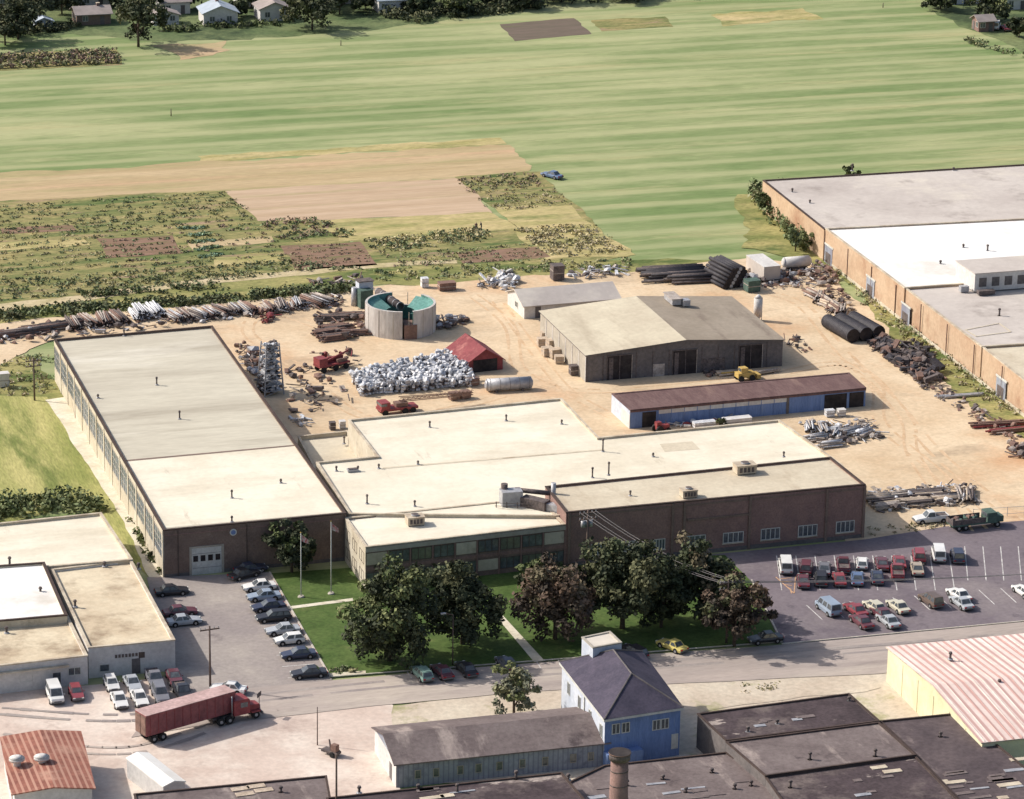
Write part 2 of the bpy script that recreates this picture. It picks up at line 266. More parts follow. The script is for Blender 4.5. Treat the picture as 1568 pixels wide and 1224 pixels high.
# ---------------- ground sheets -----------------
def sheet(name,px,z,m,jit=0.0,seg=2.5):
    P=[W(u,v,z) for u,v in px]; out=[]; n=len(P); jx=jy=0
    for i in range(n):
        a,b=P[i],P[(i+1)%n]; k=max(1,int((b-a).length/seg)) if jit else 1
        k=min(k,160)
        for t in range(k):
            q=a.lerp(b,t/k)
            if jit: jx=jx*.7+R(-jit,jit)*.5; jy=jy*.7+R(-jit,jit)*.5; q=q+Vector((jx,jy,0))
            out.append((q.x,q.y,z))
    mb=MB(); mb.poly(out,m); return mb.obj(name)
mb=MB(); mb.poly([(-9000,-3000,0),(9000,-3000,0),(9000,14000,0),(-9000,14000,0)],mGrass); mb.obj("ground")
sheet("residential_lawn",[(-300,-60),(1000,-60),(760,20),(640,36),(360,62),(200,66),(100,52),(-300,76)],.02,mResid,3)
sheet("residential_lawn",[(1400,-60),(1800,-60),(1800,120),(1568,78),(1490,48),(1425,15)],.02,mResid,2)
sheet("garden_plot",[(-100,84),(172,77),(190,100),(-100,112)],.03,mGard,1.2)
sheet("bare_soil_patch",[(240,70),(345,64),(362,80),(260,92)],.03,mTan,3)
sheet("ploughed_plot",[(766,37),(882,28),(906,52),(786,62)],.03,mDkS,.9)
sheet("garden_plot",[(905,30),(1015,26),(1036,41),(920,49)],.03,mGard,1.4)
sheet("bare_soil_patch",[(1088,24),(1240,16),(1258,28),(1105,38)],.03,mStraw,3)
sheet("ploughed_field",[(-200,275),(300,250),(780,221),(818,264),(350,298),(-200,318)],.03,mTan,1.8)
sheet("raked_field",[(348,292),(700,272),(755,325),(395,340)],.05,mTan2,.9)
sheet("straw_field",[(480,337),(755,324),(795,352),(520,370)],.06,mStraw,1.6)
sheet("garden_plot",[(-200,317),(348,291),(398,338),(500,335),(575,412),(520,440),(200,455),(-200,490)],.04,mGard,1.2)
sheet("garden_plot",[(698,272),(818,263),(900,330),(965,392),(830,410),(575,412),(540,368),(790,350)],.045,mGard,1.2)
sheet("straw_field",[(755,318),(885,316),(965,392),(845,396)],.06,mStraw,1.8)
sheet("straw_strip",[(0,372),(130,364),(140,374),(0,384)],.06,mStraw,1.2)
sheet("straw_strip",[(330,395),(430,388),(440,400),(335,408)],.06,mStraw,1)
sheet("straw_strip",[(300,238),(776,212),(786,221),(300,248)],.025,mStraw,1.6)
sheet("soil_strip",[(0,350),(110,344),(118,352),(0,358)],.06,mRedS,.8)
sheet("soil_strip",[(285,372),(420,362),(424,372),(292,382)],.06,mTan,1)
sheet("red_soil_plot",[(428,376),(548,370),(575,405),(452,414)],.07,mRedS,.7)
sheet("red_soil_plot",[(698,386),(822,378),(842,394),(712,404)],.07,mRedS,.8)
sheet("red_soil_plot",[(150,366),(268,360),(285,388),(165,396)],.07,mRedS,1)
sheet("rough_grass",[(-200,500),(0,470),(330,425),(560,408),(960,396),(1180,400),(1150,430),(560,440),(0,500),(-200,520)],.05,mYardG,2)
sheet("dirt_track",[(-200,487),(0,466),(330,426),(520,408),(700,398),(700,403),(530,415),(340,434),(0,476),(-200,497)],.07,mDirtRd,.8)
sheet("dirt_yard",[(-200,525),(0,496),(300,468),(550,440),(700,432),(965,414),(1150,395),(1250,402),(1330,470),(1420,555),(1500,625),(1640,700),(1800,780),(1800,860),(1325,860),(1200,720),(860,760),(480,740),(325,530),(80,524),(-40,580),(-200,600)],.09,mDirt,1.6)
sheet("rough_grass",[(1180,300),(1262,380),(1600,640),(1800,790),(1800,800),(1500,640),(1400,545),(1300,440),(1245,402),(1150,380),(1130,300)],.12,mYardG,2)
sheet("rough_grass",[(-300,560),(0,548),(60,545),(90,614),(60,640),(-300,660)],.055,mYardG,1.5)
sheet("mown_yard_grass",[(-300,620),(0,606),(76,608),(182,775),(262,900),(240,900),(130,770),(0,805),(-300,830)],.065,mYardL,.6)
sheet("concrete_path",[(70,612),(112,606),(258,886),(228,886),(186,790)],.095,mWalk,.4)
sheet("parking_lot",[(225,884),(340,880),(415,876),(509,1041),(330,1068),(260,1068)],.10,mLotL)
sheet("parking_lot",[(860,872),(1325,826),(1450,806),(1800,780),(1800,935),(1568,955),(1205,990),(1120,900)],.10,mLot)
sheet("concrete_apron",[(-300,1060),(0,1062),(300,1032),(520,1050),(600,1080),(600,1170),(640,1300),(-400,1350)],.08,mConc,.4)
sheet("dirt_verge",[(560,1085),(800,1055),(1050,1040),(1370,1020),(1500,1100),(1500,1200),(560,1200)],.07,mVerge,.8)
sheet("verge",[(1060,1064),(1180,1046),(1340,1042),(1350,1056),(1080,1086)],.12,mVerge,1.2)
sheet("street",[(250,1068),(505,1042),(830,1014),(1205,987),(1568,952),(1900,922),(1900,985),(1568,1012),(1340,1032),(1050,1046),(800,1060),(560,1082),(300,1112),(200,1130)],.13,mStreet,.15)
LAWN=[(413,878),(560,868),(1110,850),(1150,890),(1195,984),(840,1012),(506,1038)]
sheet("lawn",LAWN,.15,mLawn)
def strip(mb,px,wd,h,z,m,closed=False):
    P=[W(u,v,0) for u,v in px]
    if closed: P.append(P[0])
    for a,b in zip(P[:-1],P[1:]):
        d=(b-a); L=d.length; mb.box(((a.x+b.x)/2,(a.y+b.y)/2,z+h/2),(L+.02,wd,h),m,math.atan2(d.y,d.x))
mb=MB(); strip(mb,[(413,878),(506,1038.5),(840,1012.5),(1197,984.5),(1151,890)],.22,.16,.08,mKerb); mb.obj("kerb")
mb=MB(); strip(mb,[(1197,988),(1568,953),(1800,933)],.22,.14,.1,mKerb); mb.obj("kerb")
sheet("footpath",[(440,929),(540,916),(541,920),(442,933)],.17,mWalk)
sheet("footpath",[(752,935),(763,935),(834,1012),(818,1014)],.17,mWalk)
sheet("footpath",[(985,880),(1040,876),(1045,888),(990,892)],.17,mWalk)
sheet("footpath",[(506,1036),(560,1031),(560,1027),(503,1031)],.17,mWalk)
def track(pts,z,m,wd=.45,gap=1.7):
    P=[W(u,v,0) for u,v in pts]; C=[]
    n=len(P)
    for i in range(n-1):
        p0=P[max(0,i-1)];p1=P[i];p2=P[i+1];p3=P[min(n-1,i+2)]
        for k in range(10):
            t=k/10; C.append(.5*((2*p1)+(p2-p0)*t+(2*p0-5*p1+4*p2-p3)*t*t+(3*p1-p0-3*p2+p3)*t**3))
    mb=MB()
    for s in(-1,1):
        for i in range(len(C)-1):
            d=(C[i+1]-C[i]).normalized(); e=Vector((-d.y,d.x,0)); a=C[i]+e*(s*gap/2);b=C[i+1]+e*(s*gap/2); ww=wd*R(.35,.6)
            if random.random()<.2: continue
            mb.poly([(a.x-e.x*ww,a.y-e.y*ww,z),(b.x-e.x*ww,b.y-e.y*ww,z),(b.x+e.x*ww,b.y+e.y*ww,z),(a.x+e.x*ww,a.y+e.y*ww,z)],m)
    mb.obj("wheel_tracks")
track([(1560,800),(1440,700),(1370,620),(1290,540),(1230,470),(1180,450)],.098,mDirtO,.6,2)
track([(1520,810),(1430,720),(1350,650),(1340,590),(1260,540)],.102,mDirtO,.5,1.8)
track([(1480,815),(1400,700),(1385,640),(1300,560),(1150,580),(900,600),(800,570),(780,500),(720,450)],.106,mDirtO,.5,1.9)
track([(820,590),(700,625),(560,640),(450,560),(380,510),(420,480),(560,530)],.098,mDirtO,.5,1.9)
track([(940,640),(870,600),(820,540),(790,500),(760,460)],.102,mDirtO,.5,1.8)
track([(0,1090),(200,1100),(400,1070),(700,1040),(1200,1005),(1560,975)],.134,mLotL,.7,2)
track([(0,1130),(200,1150),(420,1085),(700,1055),(1200,1020),(1560,992)],.138,mStreet,.6,2)
# markings
mb=MB()
for u in (1480,1508,1535,1562,1590,1618): strip(mb,[(u-3,838),(u+2,890)],.14,.006,.105,mPaint)
for i in range(10): 
    u=1192+29.4*i; strip(mb,[(u-3,852),(u+5,905)],.14,.006,.105,mPaint)
for i in range(12):
    u=1235+33*i; v=950-i*2.9
    strip(mb,[(u,v-22),(u+24,v)],.14,.006,.105,mPaint)
for k in range(9):
    u=372+k*8.6; v=893+k*17.3
    strip(mb,[(u,v+8),(u+48,v+4)],.14,.006,.105,mPaint)
for k in range(8): strip(mb,[(628+k*33-15,1040-k*2.6-26),(628+k*33+2,1040-k*2.6)],.12,.006,.135,mPaint)
for k in range(5): strip(mb,[(1190+k*5,888+k*4),(1212,886+k*6)],.15,.006,.112,mPaintO)
strip(mb,[(1188,885),(1216,910)],.15,.006,.118,mPaintO); strip(mb,[(1216,910),(1218,884)],.15,.006,.118,mPaintO)
mb.obj("parking_markings")
# ---------------- foliage -----------------
def leaves(mb,cl,mats,fac=1.0):
    idx=[mb.mi(m) for m in mats]; arr=[]
    for cx,cy,cz,r,n,sz,k,fl in cl:
        n=max(1,int(n*fac)); d=rng.normal(size=(n,3)); d/=np.linalg.norm(d,axis=1)[:,None]; rr=r*rng.uniform(.3,1,n)**.6*rng.uniform(.8,1.25,n)
        c=np.array([cx,cy,cz])+d*rr[:,None]*np.array([1,1,fl])
        nn=d*.7+rng.normal(size=(n,3))*.55; nn[:,2]+=.35; nn/=np.linalg.norm(nn,axis=1)[:,None]
        t=np.cross(nn,rng.normal(size=(n,3))); t/=np.linalg.norm(t,axis=1)[:,None]; b=np.cross(nn,t)
        s=(sz*rng.uniform(.5,1.35,n))[:,None]
        q=np.stack([c-t*s,c-b*s*.7,c+t*s,c+b*s*.7],1); arr.append((q,k))
    for q,k in arr:
        q[:,:,2]=np.maximum(q[:,:,2],.05)
        n0=len(mb.v); n=len(q); mb.v+=[tuple(x) for x in q.reshape(-1,3).tolist()]
        mb.f+=[(n0+4*i,n0+4*i+1,n0+4*i+2,n0+4*i+3) for i in range(n)]
        mb.m+=[idx[k]]*n; mb.sm+=[False]*n
def tree(name,u,v,height,width,mats,trunk=.22,ncl=46,nl=85,ls=.34,z=0,lobes=7):
    p=W(u,v,0); mb=MB(); x,y=p.x,p.y; th=height*trunk; cz=(height+th)/2; rz=(height-th)/2; rx=width/2; cl=[]
    mb.cyl((x,y,z-.1),(x+R(-.2,.2),y+R(-.2,.2),height*.5),height*.028,height*.014,mBark,8)
    LB=[]
    for i in range(lobes):
        t=2*math.pi*i/lobes+R(-.4,.4); hz=R(-.55,.5); k=math.sqrt(1-hz*hz)*R(.42,.66); LB.append((x+rx*k*math.cos(t),y+rx*k*math.sin(t),cz+rz*hz*.85,R(.42,.58)))
    LB.append((x+R(-.1,.1)*width,y+R(-.1,.1)*width,cz+rz*.42,.52)); LB.append((x,y,cz-rz*.1,.7))
    for lx,ly,lz,_ in LB: mb.cyl((x,y,height*R(.18,.36)),(lx,ly,lz),height*.013,height*.004,mBark,5,False)
    for i in range(ncl):
        lx,ly,lz,lr=LB[i%len(LB)]
        t=R(0,2*math.pi); ph=math.acos(R(-.9,1)); rr=R(.35,1)**.5*lr
        a=(lx+rx*rr*math.sin(ph)*math.cos(t),ly+rx*rr*math.sin(ph)*math.sin(t),max(.6,lz+rz*rr*math.cos(ph)*1.05))
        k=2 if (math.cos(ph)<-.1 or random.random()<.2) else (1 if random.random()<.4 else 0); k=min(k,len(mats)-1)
        cl.append((*a,width*R(.07,.14),nl,ls,k,.8))
    leaves(mb,cl,mats); return mb.obj(name)
def veg(name,quad,n,h,r,mats,nl=14,ls=.28,rows=0,z=0.05,wts=None):
    mb=MB(); Q=[W(u,v,0) for u,v in quad]; cl=[]
    for i in range(n):
        a,b=random.random(),random.random()
        if rows: b=(int(b*rows)+.5)/rows+R(-.12,.12)/rows
        p=Q[0].lerp(Q[1],a).lerp(Q[3].lerp(Q[2],a),b)
        hh=R(*h); rr=R(*r); cl.append((p.x+R(-.4,.4),p.y+R(-.4,.4),z+hh*.5,rr,nl,ls,random.randrange(len(mats)),hh*.55/rr))
    leaves(mb,cl,mats); return mb.obj(name)
# crops
veg("corn_rows",[(-60,90),(172,79),(188,99),(-60,110)],420,(1.0,1.6),(.6,.9),[lfB[1],lfRu[0],lfB[2]],10,.32,rows=4)
veg("vegetable_rows",[(-60,318),(345,294),(395,338),(-60,372)],430,(.12,.4),(.5,1.1),lfB,9,.22,rows=9)
veg("vegetable_rows",[(-60,372),(140,352),(160,410),(-60,440)],200,(.12,.4),(.5,1.1),[lfB[1],lfY[0],lfB[0]],9,.22,rows=7)
veg("vegetable_rows",[(140,352),(420,340),(440,395),(160,415)],230,(.1,.35),(.5,1),[lfB[0],lfB[2],lfRu[0]],9,.22,rows=8)
veg("cabbage_rows",[(270,346),(312,344),(345,394),(312,400)],150,(.15,.35),(.5,.8),lfBl,12,.24,rows=5)
veg("vegetable_rows",[(0,430),(440,398),(560,412),(0,462)],380,(.15,.6),(.5,1.2),[lfB[0],lfB[2],lfB[1]],10,.25)
veg("vegetable_rows",[(435,378),(545,372),(570,402),(455,411)],110,(.1,.25),(.3,.6),lfRu,7,.18,rows=7)
veg("shrub_row",[(395,338),(480,335),(560,362),(430,372)],90,(.2,.7),(.6,1.2),[lfB[2],lfB[0],lfRu[0]],13,.26)
veg("shrub_row",[(560,368),(735,350),(760,366),(580,388)],170,(.2,.6),(.6,1.3),[lfB[0],lfB[2],lfY[0]],12,.26)
veg("vegetable_rows",[(590,390),(820,372),(830,400),(600,410)],140,(.12,.35),(.4,.9),[lfB[1],lfRu[0],lfB[0]],8,.22,rows=5)
veg("vegetable_rows",[(702,274),(812,265),(842,288),(725,298)],110,(.15,.45),(.6,1.2),[lfB[2],lfRu[0],lfB[1]],9,.24)
veg("vegetable_rows",[(728,300),(850,290),(880,316),(752,322)],80,(.15,.35),(.6,1.1),[lfB[1],lfY[1]],8,.22)
veg("tall_straw_grass",[(790,352),(905,345),(962,390),(845,394)],180,(.25,.65),(.7,1.4),lfY,11,.26)
veg("hedgerow",[(-60,484),(560,438),(562,446),(-60,498)],280,(.6,1.6),(.8,1.6),[lfD[1],lfG[0],lfB[2],lfB[0]],22,.32)
veg("hedgerow",[(120,448),(330,436),(332,444),(120,458)],60,(.5,1.1),(.7,1.3),[lfB[2],lfG[0]],15,.3)
veg("weeds",[(1250,400),(1300,400),(1600,636),(1560,640)],260,(.3,1.2),(.6,1.2),[lfB[0],lfY[1],lfB[1]],11,.28)
veg("weeds",[(1300,450),(1330,448),(1560,622),(1530,640)],120,(.2,.7),(.5,1.1),[lfY[1],lfB[1]],9,.26)
veg("weeds",[(560,412),(960,398),(965,410),(565,434)],140,(.2,.7),(.5,1.2),[lfB[1],lfB[0]],9,.28)
veg("weeds",[(-60,550),(70,545),(85,605),(-60,615)],70,(.3,1),(.6,1.2),[lfB[1],lfB[0],lfY[1]],11,.28)
veg("weeds",[(1130,1052),(1185,1048),(1190,1056),(1140,1062)],14,(.1,.25),(.5,1),[lfB[1],lfY[1]],8,.18)
veg("weeds",[(1330,806),(1480,798),(1480,806),(1330,822)],36,(.15,.4),(.4,.9),[lfB[1],lfY[1]],8,.22)
veg("shrub_row",[(-60,772),(120,758),(165,785),(-60,800)],110,(.8,2.2),(.9,1.7),[lfG[0],lfG[1],lfB[0]],26,.32)
veg("ivy",[(195,800),(208,800),(250,880),(240,880)],26,(.4,1.2),(.4,.8),lfG,14,.28)
veg("shrub_row",[(1148,300),(1195,300),(1262,385),(1222,385)],110,(1.2,3.8),(1,2.1),[lfB[0],lfG[0],lfO[0]],32,.38)
veg("weeds",[(1480,60),(1600,90),(1600,100),(1480,66)],40,(.5,1.5),(.8,1.4),lfB,10,.35)
veg("flower_bed",[(508,1034),(540,1031),(535,1024),(503,1028)],30,(.2,.6),(.3,.6),lfB,9,.22)
veg("foundation_shrubs",[(570,880),(860,862),(862,868),(572,888)],60,(.6,1.6),(.6,1.1),lfG,20,.28)
# foreground trees
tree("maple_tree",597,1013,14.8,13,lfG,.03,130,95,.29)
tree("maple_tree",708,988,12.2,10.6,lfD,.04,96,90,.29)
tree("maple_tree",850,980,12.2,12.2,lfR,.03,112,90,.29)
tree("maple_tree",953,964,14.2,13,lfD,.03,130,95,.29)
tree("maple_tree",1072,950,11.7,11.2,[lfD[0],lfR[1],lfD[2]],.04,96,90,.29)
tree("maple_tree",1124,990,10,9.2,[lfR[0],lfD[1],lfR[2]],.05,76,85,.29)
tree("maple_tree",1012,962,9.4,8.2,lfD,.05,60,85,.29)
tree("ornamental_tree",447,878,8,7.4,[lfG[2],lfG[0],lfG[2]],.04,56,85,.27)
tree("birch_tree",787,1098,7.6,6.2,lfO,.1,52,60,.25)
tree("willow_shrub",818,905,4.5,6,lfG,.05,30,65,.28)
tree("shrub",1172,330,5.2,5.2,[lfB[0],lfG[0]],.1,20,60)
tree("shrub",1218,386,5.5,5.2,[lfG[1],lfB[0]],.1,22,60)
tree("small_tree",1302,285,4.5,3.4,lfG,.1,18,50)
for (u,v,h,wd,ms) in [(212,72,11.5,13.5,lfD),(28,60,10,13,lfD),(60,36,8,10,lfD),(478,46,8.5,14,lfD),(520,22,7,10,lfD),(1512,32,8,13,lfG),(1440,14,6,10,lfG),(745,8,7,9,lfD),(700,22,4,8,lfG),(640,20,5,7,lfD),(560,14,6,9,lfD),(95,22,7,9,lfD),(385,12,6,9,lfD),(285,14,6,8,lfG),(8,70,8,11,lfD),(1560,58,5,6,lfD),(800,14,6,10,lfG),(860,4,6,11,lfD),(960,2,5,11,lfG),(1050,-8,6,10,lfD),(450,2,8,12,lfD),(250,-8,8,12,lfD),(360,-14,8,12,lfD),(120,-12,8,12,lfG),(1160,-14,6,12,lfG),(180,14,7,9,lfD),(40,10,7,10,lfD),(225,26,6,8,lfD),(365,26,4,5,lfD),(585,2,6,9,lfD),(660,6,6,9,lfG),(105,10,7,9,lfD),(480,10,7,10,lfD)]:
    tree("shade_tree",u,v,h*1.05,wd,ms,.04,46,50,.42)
mbx=MB(); cl=[]
for i in range(230):
    u=R(-200,1700); v=R(-40,-6); 
    if i>150: u=R(560,1040); v=R(-8,10)-max(0,(u-800)*.04)
    elif 1200<u<1400: continue
    p=W(u,v,0); cl.append((p.x,p.y,R(1.2,4.6),R(2,3.6),50,.5,random.randrange(3),.8))
leaves(mbx,cl,lfD); mbx.obj("distant_trees")
veg("hedgerow",[(560,24),(830,8),(832,14),(640,36)],150,(1,2.6),(1,1.8),lfD,20,.42)
veg("hedgerow",[(0,48),(120,40),(120,46),(0,58)],60,(1,2.2),(1,1.8),lfD,20,.42)
veg("hedgerow",[(240,44),(440,34),(442,40),(242,52)],60,(.6,1.6),(.8,1.5),lfG,16,.38)
# ---------------- main factory -----------------
A=[(250,812),(530,786),(325,499),(83,520)]; hA=7.1
b=Bd("factory_hall",W(300,700,0)); P=block(b,A,hA,mBrick,mRoofA,mCopeD,.3)
Pa=[W(u,v,hA) for u,v in A]
fwl=Wall(Pa[0],Pa[1]); lw=Wall(Pa[0],Pa[3])
zz=hA-.29; q=[W(u,v,zz) for u,v in [(190,707),(455,683),(524,784),(254,808)]]; b["roof_membrane"].poly(q,mRoofC)
q=[W(u,v,zz+.02) for u,v in [(188,705),(454,681),(455,682.8),(189,707.2)]]; b["roof_seam"].poly(q,mBrick)
s0,z0=fwl.sz(294,880); s1,z1=fwl.sz(339,836)
fwl.slab(b["loading_door"],s0,s1,0.02,z1,.06,mFrame); 
for i in range(4): 
    c=s0+(s1-s0)*(i+.5)/4; fwl.slab(b["loading_door"],c-.34,c+.34,z1*.5,z1*.72,.09,mOpen)
for k in (.25,.78): fwl.slab(b["loading_door"],s0+.1,s1-.1,z1*k,z1*k+.05,.08,mTrim)
fwl.slab(b["door_frame"],s0-.35,s0-.02,0,z1+.25,.1,mShedL); fwl.slab(b["door_frame"],s1+.02,s1+.35,0,z1+.25,.1,mShedL); fwl.slab(b["door_frame"],s0-.02,s1+.02,z1+.02,z1+.25,.1,mShedL)
s,zc=fwl.sz(357,815)
a=Vector((*(fwl.p+fwl.d*s+fwl.n*.02),zc)); c=Vector((*(fwl.p+fwl.d*s+fwl.n*.12),zc)); b["round_sign"].cyl(a,c,.5,.5,mFrame,20); 
a=Vector((*(fwl.p+fwl.d*s+fwl.n*.12),zc)); c=Vector((*(fwl.p+fwl.d*s+fwl.n*.14),zc)); b["round_sign"].cyl(a,c,.34,.34,mBlue,20)
for ss in (2,fwl.L*.45,fwl.L*.75,fwl.L-.3): fwl.slab(b["downpipes"],ss,ss+.12,0,hA-.3,.12,mFrameD)
fwl.slab(b["brick_band"],.1,fwl.L-.1,hA-.9,hA-.75,.04,mBrickD); fwl.slab(b["brick_band"],.1,s0-.4,0,.5,.05,mDkW); fwl.slab(b["brick_band"],s1+.4,fwl.L-.1,0,.5,.05,mDkW)
lw.slab(b["walls"],0,lw.L,0,2.4,.06,mBlock); lw.slab(b["walls"],0,lw.L,6.2,hA-.15,.05,mBlock)
nb=int(lw.L/6)
for i in range(nb):
    a=i*lw.L/nb; lw.slab(b["pilasters"],a,a+.6,0,hA-.15,.14,mBlock)
    lw.win(b,a+.8,a+lw.L/nb-.2,2.6,6.0,4,3,mShedL,mGlassB,.1)
b.done()
b=Bd("factory_workshop",W(800,720,0))
B2=[(484,708),(577,699),(533,643),(860,610),(917,670),(1193,643),(1290,712),(1310,745),(850,790),(535,787)]
block(b,B2,6.6,mBlock,mRoofC,mCope,.28)
P2=[W(u,v,6.35) for u,v in [(586,716),(925,688),(926,689.5),(587,718)]]; b["roof_seam"].poly(P2,mRoofT)
P2=[W(u,v,6.34) for u,v in [(1010,680),(1060,676),(1072,688),(1018,692)]]; b["roof_patch"].poly(P2,mRoofT)
b.done()
b=Bd("low_annex",W(510,690,0)); block(b,[(456,668),(533,660),(577,712),(484,722)],3.0,mBlock,mRoofT,mCope,.6,.3); b.done()
B3=[(835,745),(1272,700),(1325,742),(867,785)]; h3=8.2
b=Bd("brick_factory_wing",W(1100,780,0)); block(b,B3,h3,mBrickD,mRoofT,mCopeD,.25)
wf=Wall(W(867,785,h3),W(1325,742,h3))
for (u0,v0,u1,v1) in [(1000,842,1018,825),(1047,838,1080,819),(1107,832,1138,814),(1165,827,1194,808),(1222,822,1251,803),(1280,816,1308,797),(905,850,925,832),(950,845,975,828)]:
    a,z0=wf.sz(u0,v0); c,z1=wf.sz(u1,v1); wf.win(b,a,c,z0,z1,4,1,mFrame,mGlass,.1)
    wf.slab(b["sills"],a-.15,c+.15,z0-.2,z0-.06,.12,mCope)
for u in (1030,1048,1148,1265,1322,872):
    a,_=wf.sz(u,790); wf.slab(b["pilasters"],a-.18,a+.18,0,h3-.15,.2,mBrick)
a,z1=wf.sz(1050,808); c,_=wf.sz(1148,800); wf.slab(b["ledge"],a+.2,c-.2,5.2,5.5,.18,mBrick)
wf.slab(b["ledge"],.2,wf.L-.1,0,.6,.07,mDkW)
wf.slab(b["ledge"],.2,wf.L-.1,h3-.75,h3-.5,.06,mBrick)
b.done()
B4=[(528,793),(770,768),(838,775),(866,803),(560,838)]; h4=6.4
b=Bd("office_building",W(700,850,0)); block(b,B4,h4,mBrick,mRoofC,mCope,.25)
wf=Wall(W(560,838,h4),W(866,803,h4)); ws=Wall(W(560,838,h4),W(528,793,h4))
n=9
for i in range(n):
    a=wf.L*(i+.04)/n; c=wf.L*(i+.94)/n
    for z0,z1 in((.9,2.5),(3.7,5.4)):
        if (i*7+int(z0))%4==3: wf.slab(b["wall_panels"],a,c,z0,z1,.05,mBlock)
        else: wf.win(b,a,c,z0,z1,3,1,mFrameD,mGlassG if (i*3+int(z1))%2 else mGlass,.08)
    wf.slab(b["fins"],c+.03,c+.22,0,5.6,.14,mBrickD)
wf.slab(b["band"],0,wf.L,5.6,6.2,.1,mShedL); wf.slab(b["band"],0,wf.L,2.85,3.35,.06,mBrickD)
ws.slab(b["side_wall"],0,ws.L,0,6.2,.04,mBlock)
for i in range(3): 
    ws.win(b,ws.L*(i+.2)/3,ws.L*(i+.8)/3,3.6,5.2,2,1,mFrameD,mGlass,.08); ws.win(b,ws.L*(i+.2)/3,ws.L*(i+.8)/3,1,2.4,2,1,mFrameD,mGlass,.08)
b.done()
# ---------- roof equipment
def pipe(u,v,h,z,r=.16): 
    p=W(u,v,z-.3); mb=MB(); mb.cyl(p,p+Vector((0,0,h)),r,r,mDkM,8); mb.cyl(p+Vector((0,0,h)),p+Vector((0,0,h+.25)),r*1.7,r*1.2,mDkM,8); mb.cyl(p,p+Vector((0,0,.15)),r*2.4,r*2,mSteel,8); mb.obj("roof_vent_pipe")
def ac(u,v,z,sx=2.4,sy=1.8,sz=1.1,rot=0,m=None):
    p=W(u,v,z-.25); mb=MB(); m=m or mCope
    mb.box((0,0,.15+sz/2),(sx,sy,sz),m); mb.box((0,0,.15+sz+.04),(sx+.15,sy+.15,.08),m)
    for x in(-1,1):
        for y in(-1,1): mb.box((x*sx*.42,y*sy*.42,.08),(.14,.14,.16),mDkM)
    mb.cyl((0,0,.15+sz+.06),(0,0,.15+sz+.3),sy*.3,sy*.3,mSteel,14,True,mDkM)
    for k in range(4): mb.box((-sx*.3+k*sx*.2,-sy/2-.02,.15+sz*.5),(sx*.14,.03,sz*.6),mDkM)
    mb.obj("rooftop_air_conditioner",None,(p.x,p.y,p.z),rot)
for t in [(240,590,1.1,7.1),(275,642,1.1,7.1),(190,515,.9,7.1),(355,763,1.0,7.1),(562,772,1.2,6.6),(355,800,.7,7.1),(640,712,.4,6.6),(658,655,.8,6.6),(775,645,.8,6.6),(923,692,1.8,6.6),(907,732,1.4,6.6),(932,728,1.8,8.2),(527,680,1,3),(515,722,.6,6.6),(635,776,.7,6.6),(1200,700,.6,8.2),(965,760,.6,8.2),(548,722,.6,6.6),(580,718,.5,6.6),(860,650,.5,6.6),(1000,700,.4,6.6),(150,610,.4,7.1),(430,740,.4,7.1)]: pipe(*t,r=.12)
ac(635,803,6.4); ac(1140,724,8.2,3,2,1.2); ac(1054,761,8.2,2.2,1.6,1)
mb=MB(); 
mb.box((-2,1.5,1.2),(3,2,2.2),mSteel,.3); mb.box((1.5,.5,.8),(4,1.6,1.4),mDkM,-.5); mb.box((4.4,-.8,.7),(3,1.2,1),mSteel,-.5); mb.cyl((-3,2,0),(-3,2,3),.5,.5,mDkM,12); mb.cyl((4,2,0),(4,2,3.4),.35,.35,mSteel,10); mb.cyl((-1.5,2.5,2.0),(3.6,2,1.8),.35,.35,mDkM,12)
for k in range(6): mb.box((-4+k*1.5,0,.3),(.12,.12,1.4),mDkM)
for z in (.5,.95): mb.box((0,-.4,z),(8.4,.06,.06),mDkM)
p=W(803,778,6.4); mb.obj("rooftop_dust_extractor",None,(p.x,p.y,p.z-.2),-.35)
mb=MB(); p=W(540,722,6.35); mb.box((0,0,.2),(1.6,.9,.35),mSteel); mb.box((0,0,.42),(1.3,.6,.1),mDkM); mb.obj("roof_hatch",None,p)
# ---------------- warehouse -----------------
b=Bd("warehouse",W(1000,560,0)); hW=4.6
fl=W(898,545,hW); fr=W(1199,521,hW); bl=W(828,478,hW)
gable(b,fl,bl-fl,fr-fl,hW,1.3,mDkW,mRoofWh,.3,mRoofWhShade,mDkW)  # right slope takes the roof copy with shade painted in
wf=Wall(fl,fr); ws=Wall(fl,bl)
ws.slab(b["side_wall"],0,ws.L,0,hW-.25,.05,mShedL)
for k in range(7): ws.slab(b["side_wall"],ws.L*k/7,ws.L*k/7+.2,0,hW-.3,.12,mWhiteW)
for (u0,u1,v) in [(930,967,541),(1030,1066,528),(1131,1166,526)]:
    a,_=wf.sz(u0,560); c,_=wf.sz(u1,560); _,z=wf.sz((u0+u1)/2,v); z=min(z,4.2)
    wf.slab(b["doorways"],a,c,.1,z,.03,mOpen); wf.slab(b["door_frames"],a-.1,a,0,z,.12,mDkM); wf.slab(b["door_frames"],c,c+.1,0,z,.12,mWoodG); wf.slab(b["door_frames"],a-.1,c+.1,z,z+.14,.12,mDkM)
    wf.slab(b["door_leaf"],a+.3,a+1.0,.1,z-.3,.06,mDkM)
for k in range(12): 
    a=wf.L*k/12; wf.slab(b["wall_ribs"],a,a+.12,0,hW-.1,.08,mDkM)
a,_=wf.sz(1075,560); wf.slab(b["wall_panels"],a,a+4,.1,2.5,.06,mDkM); a,_=wf.sz(1000,560); wf.slab(b["wall_panels"],a,a+2,.1,2.2,.07,mWoodG)
b.done()
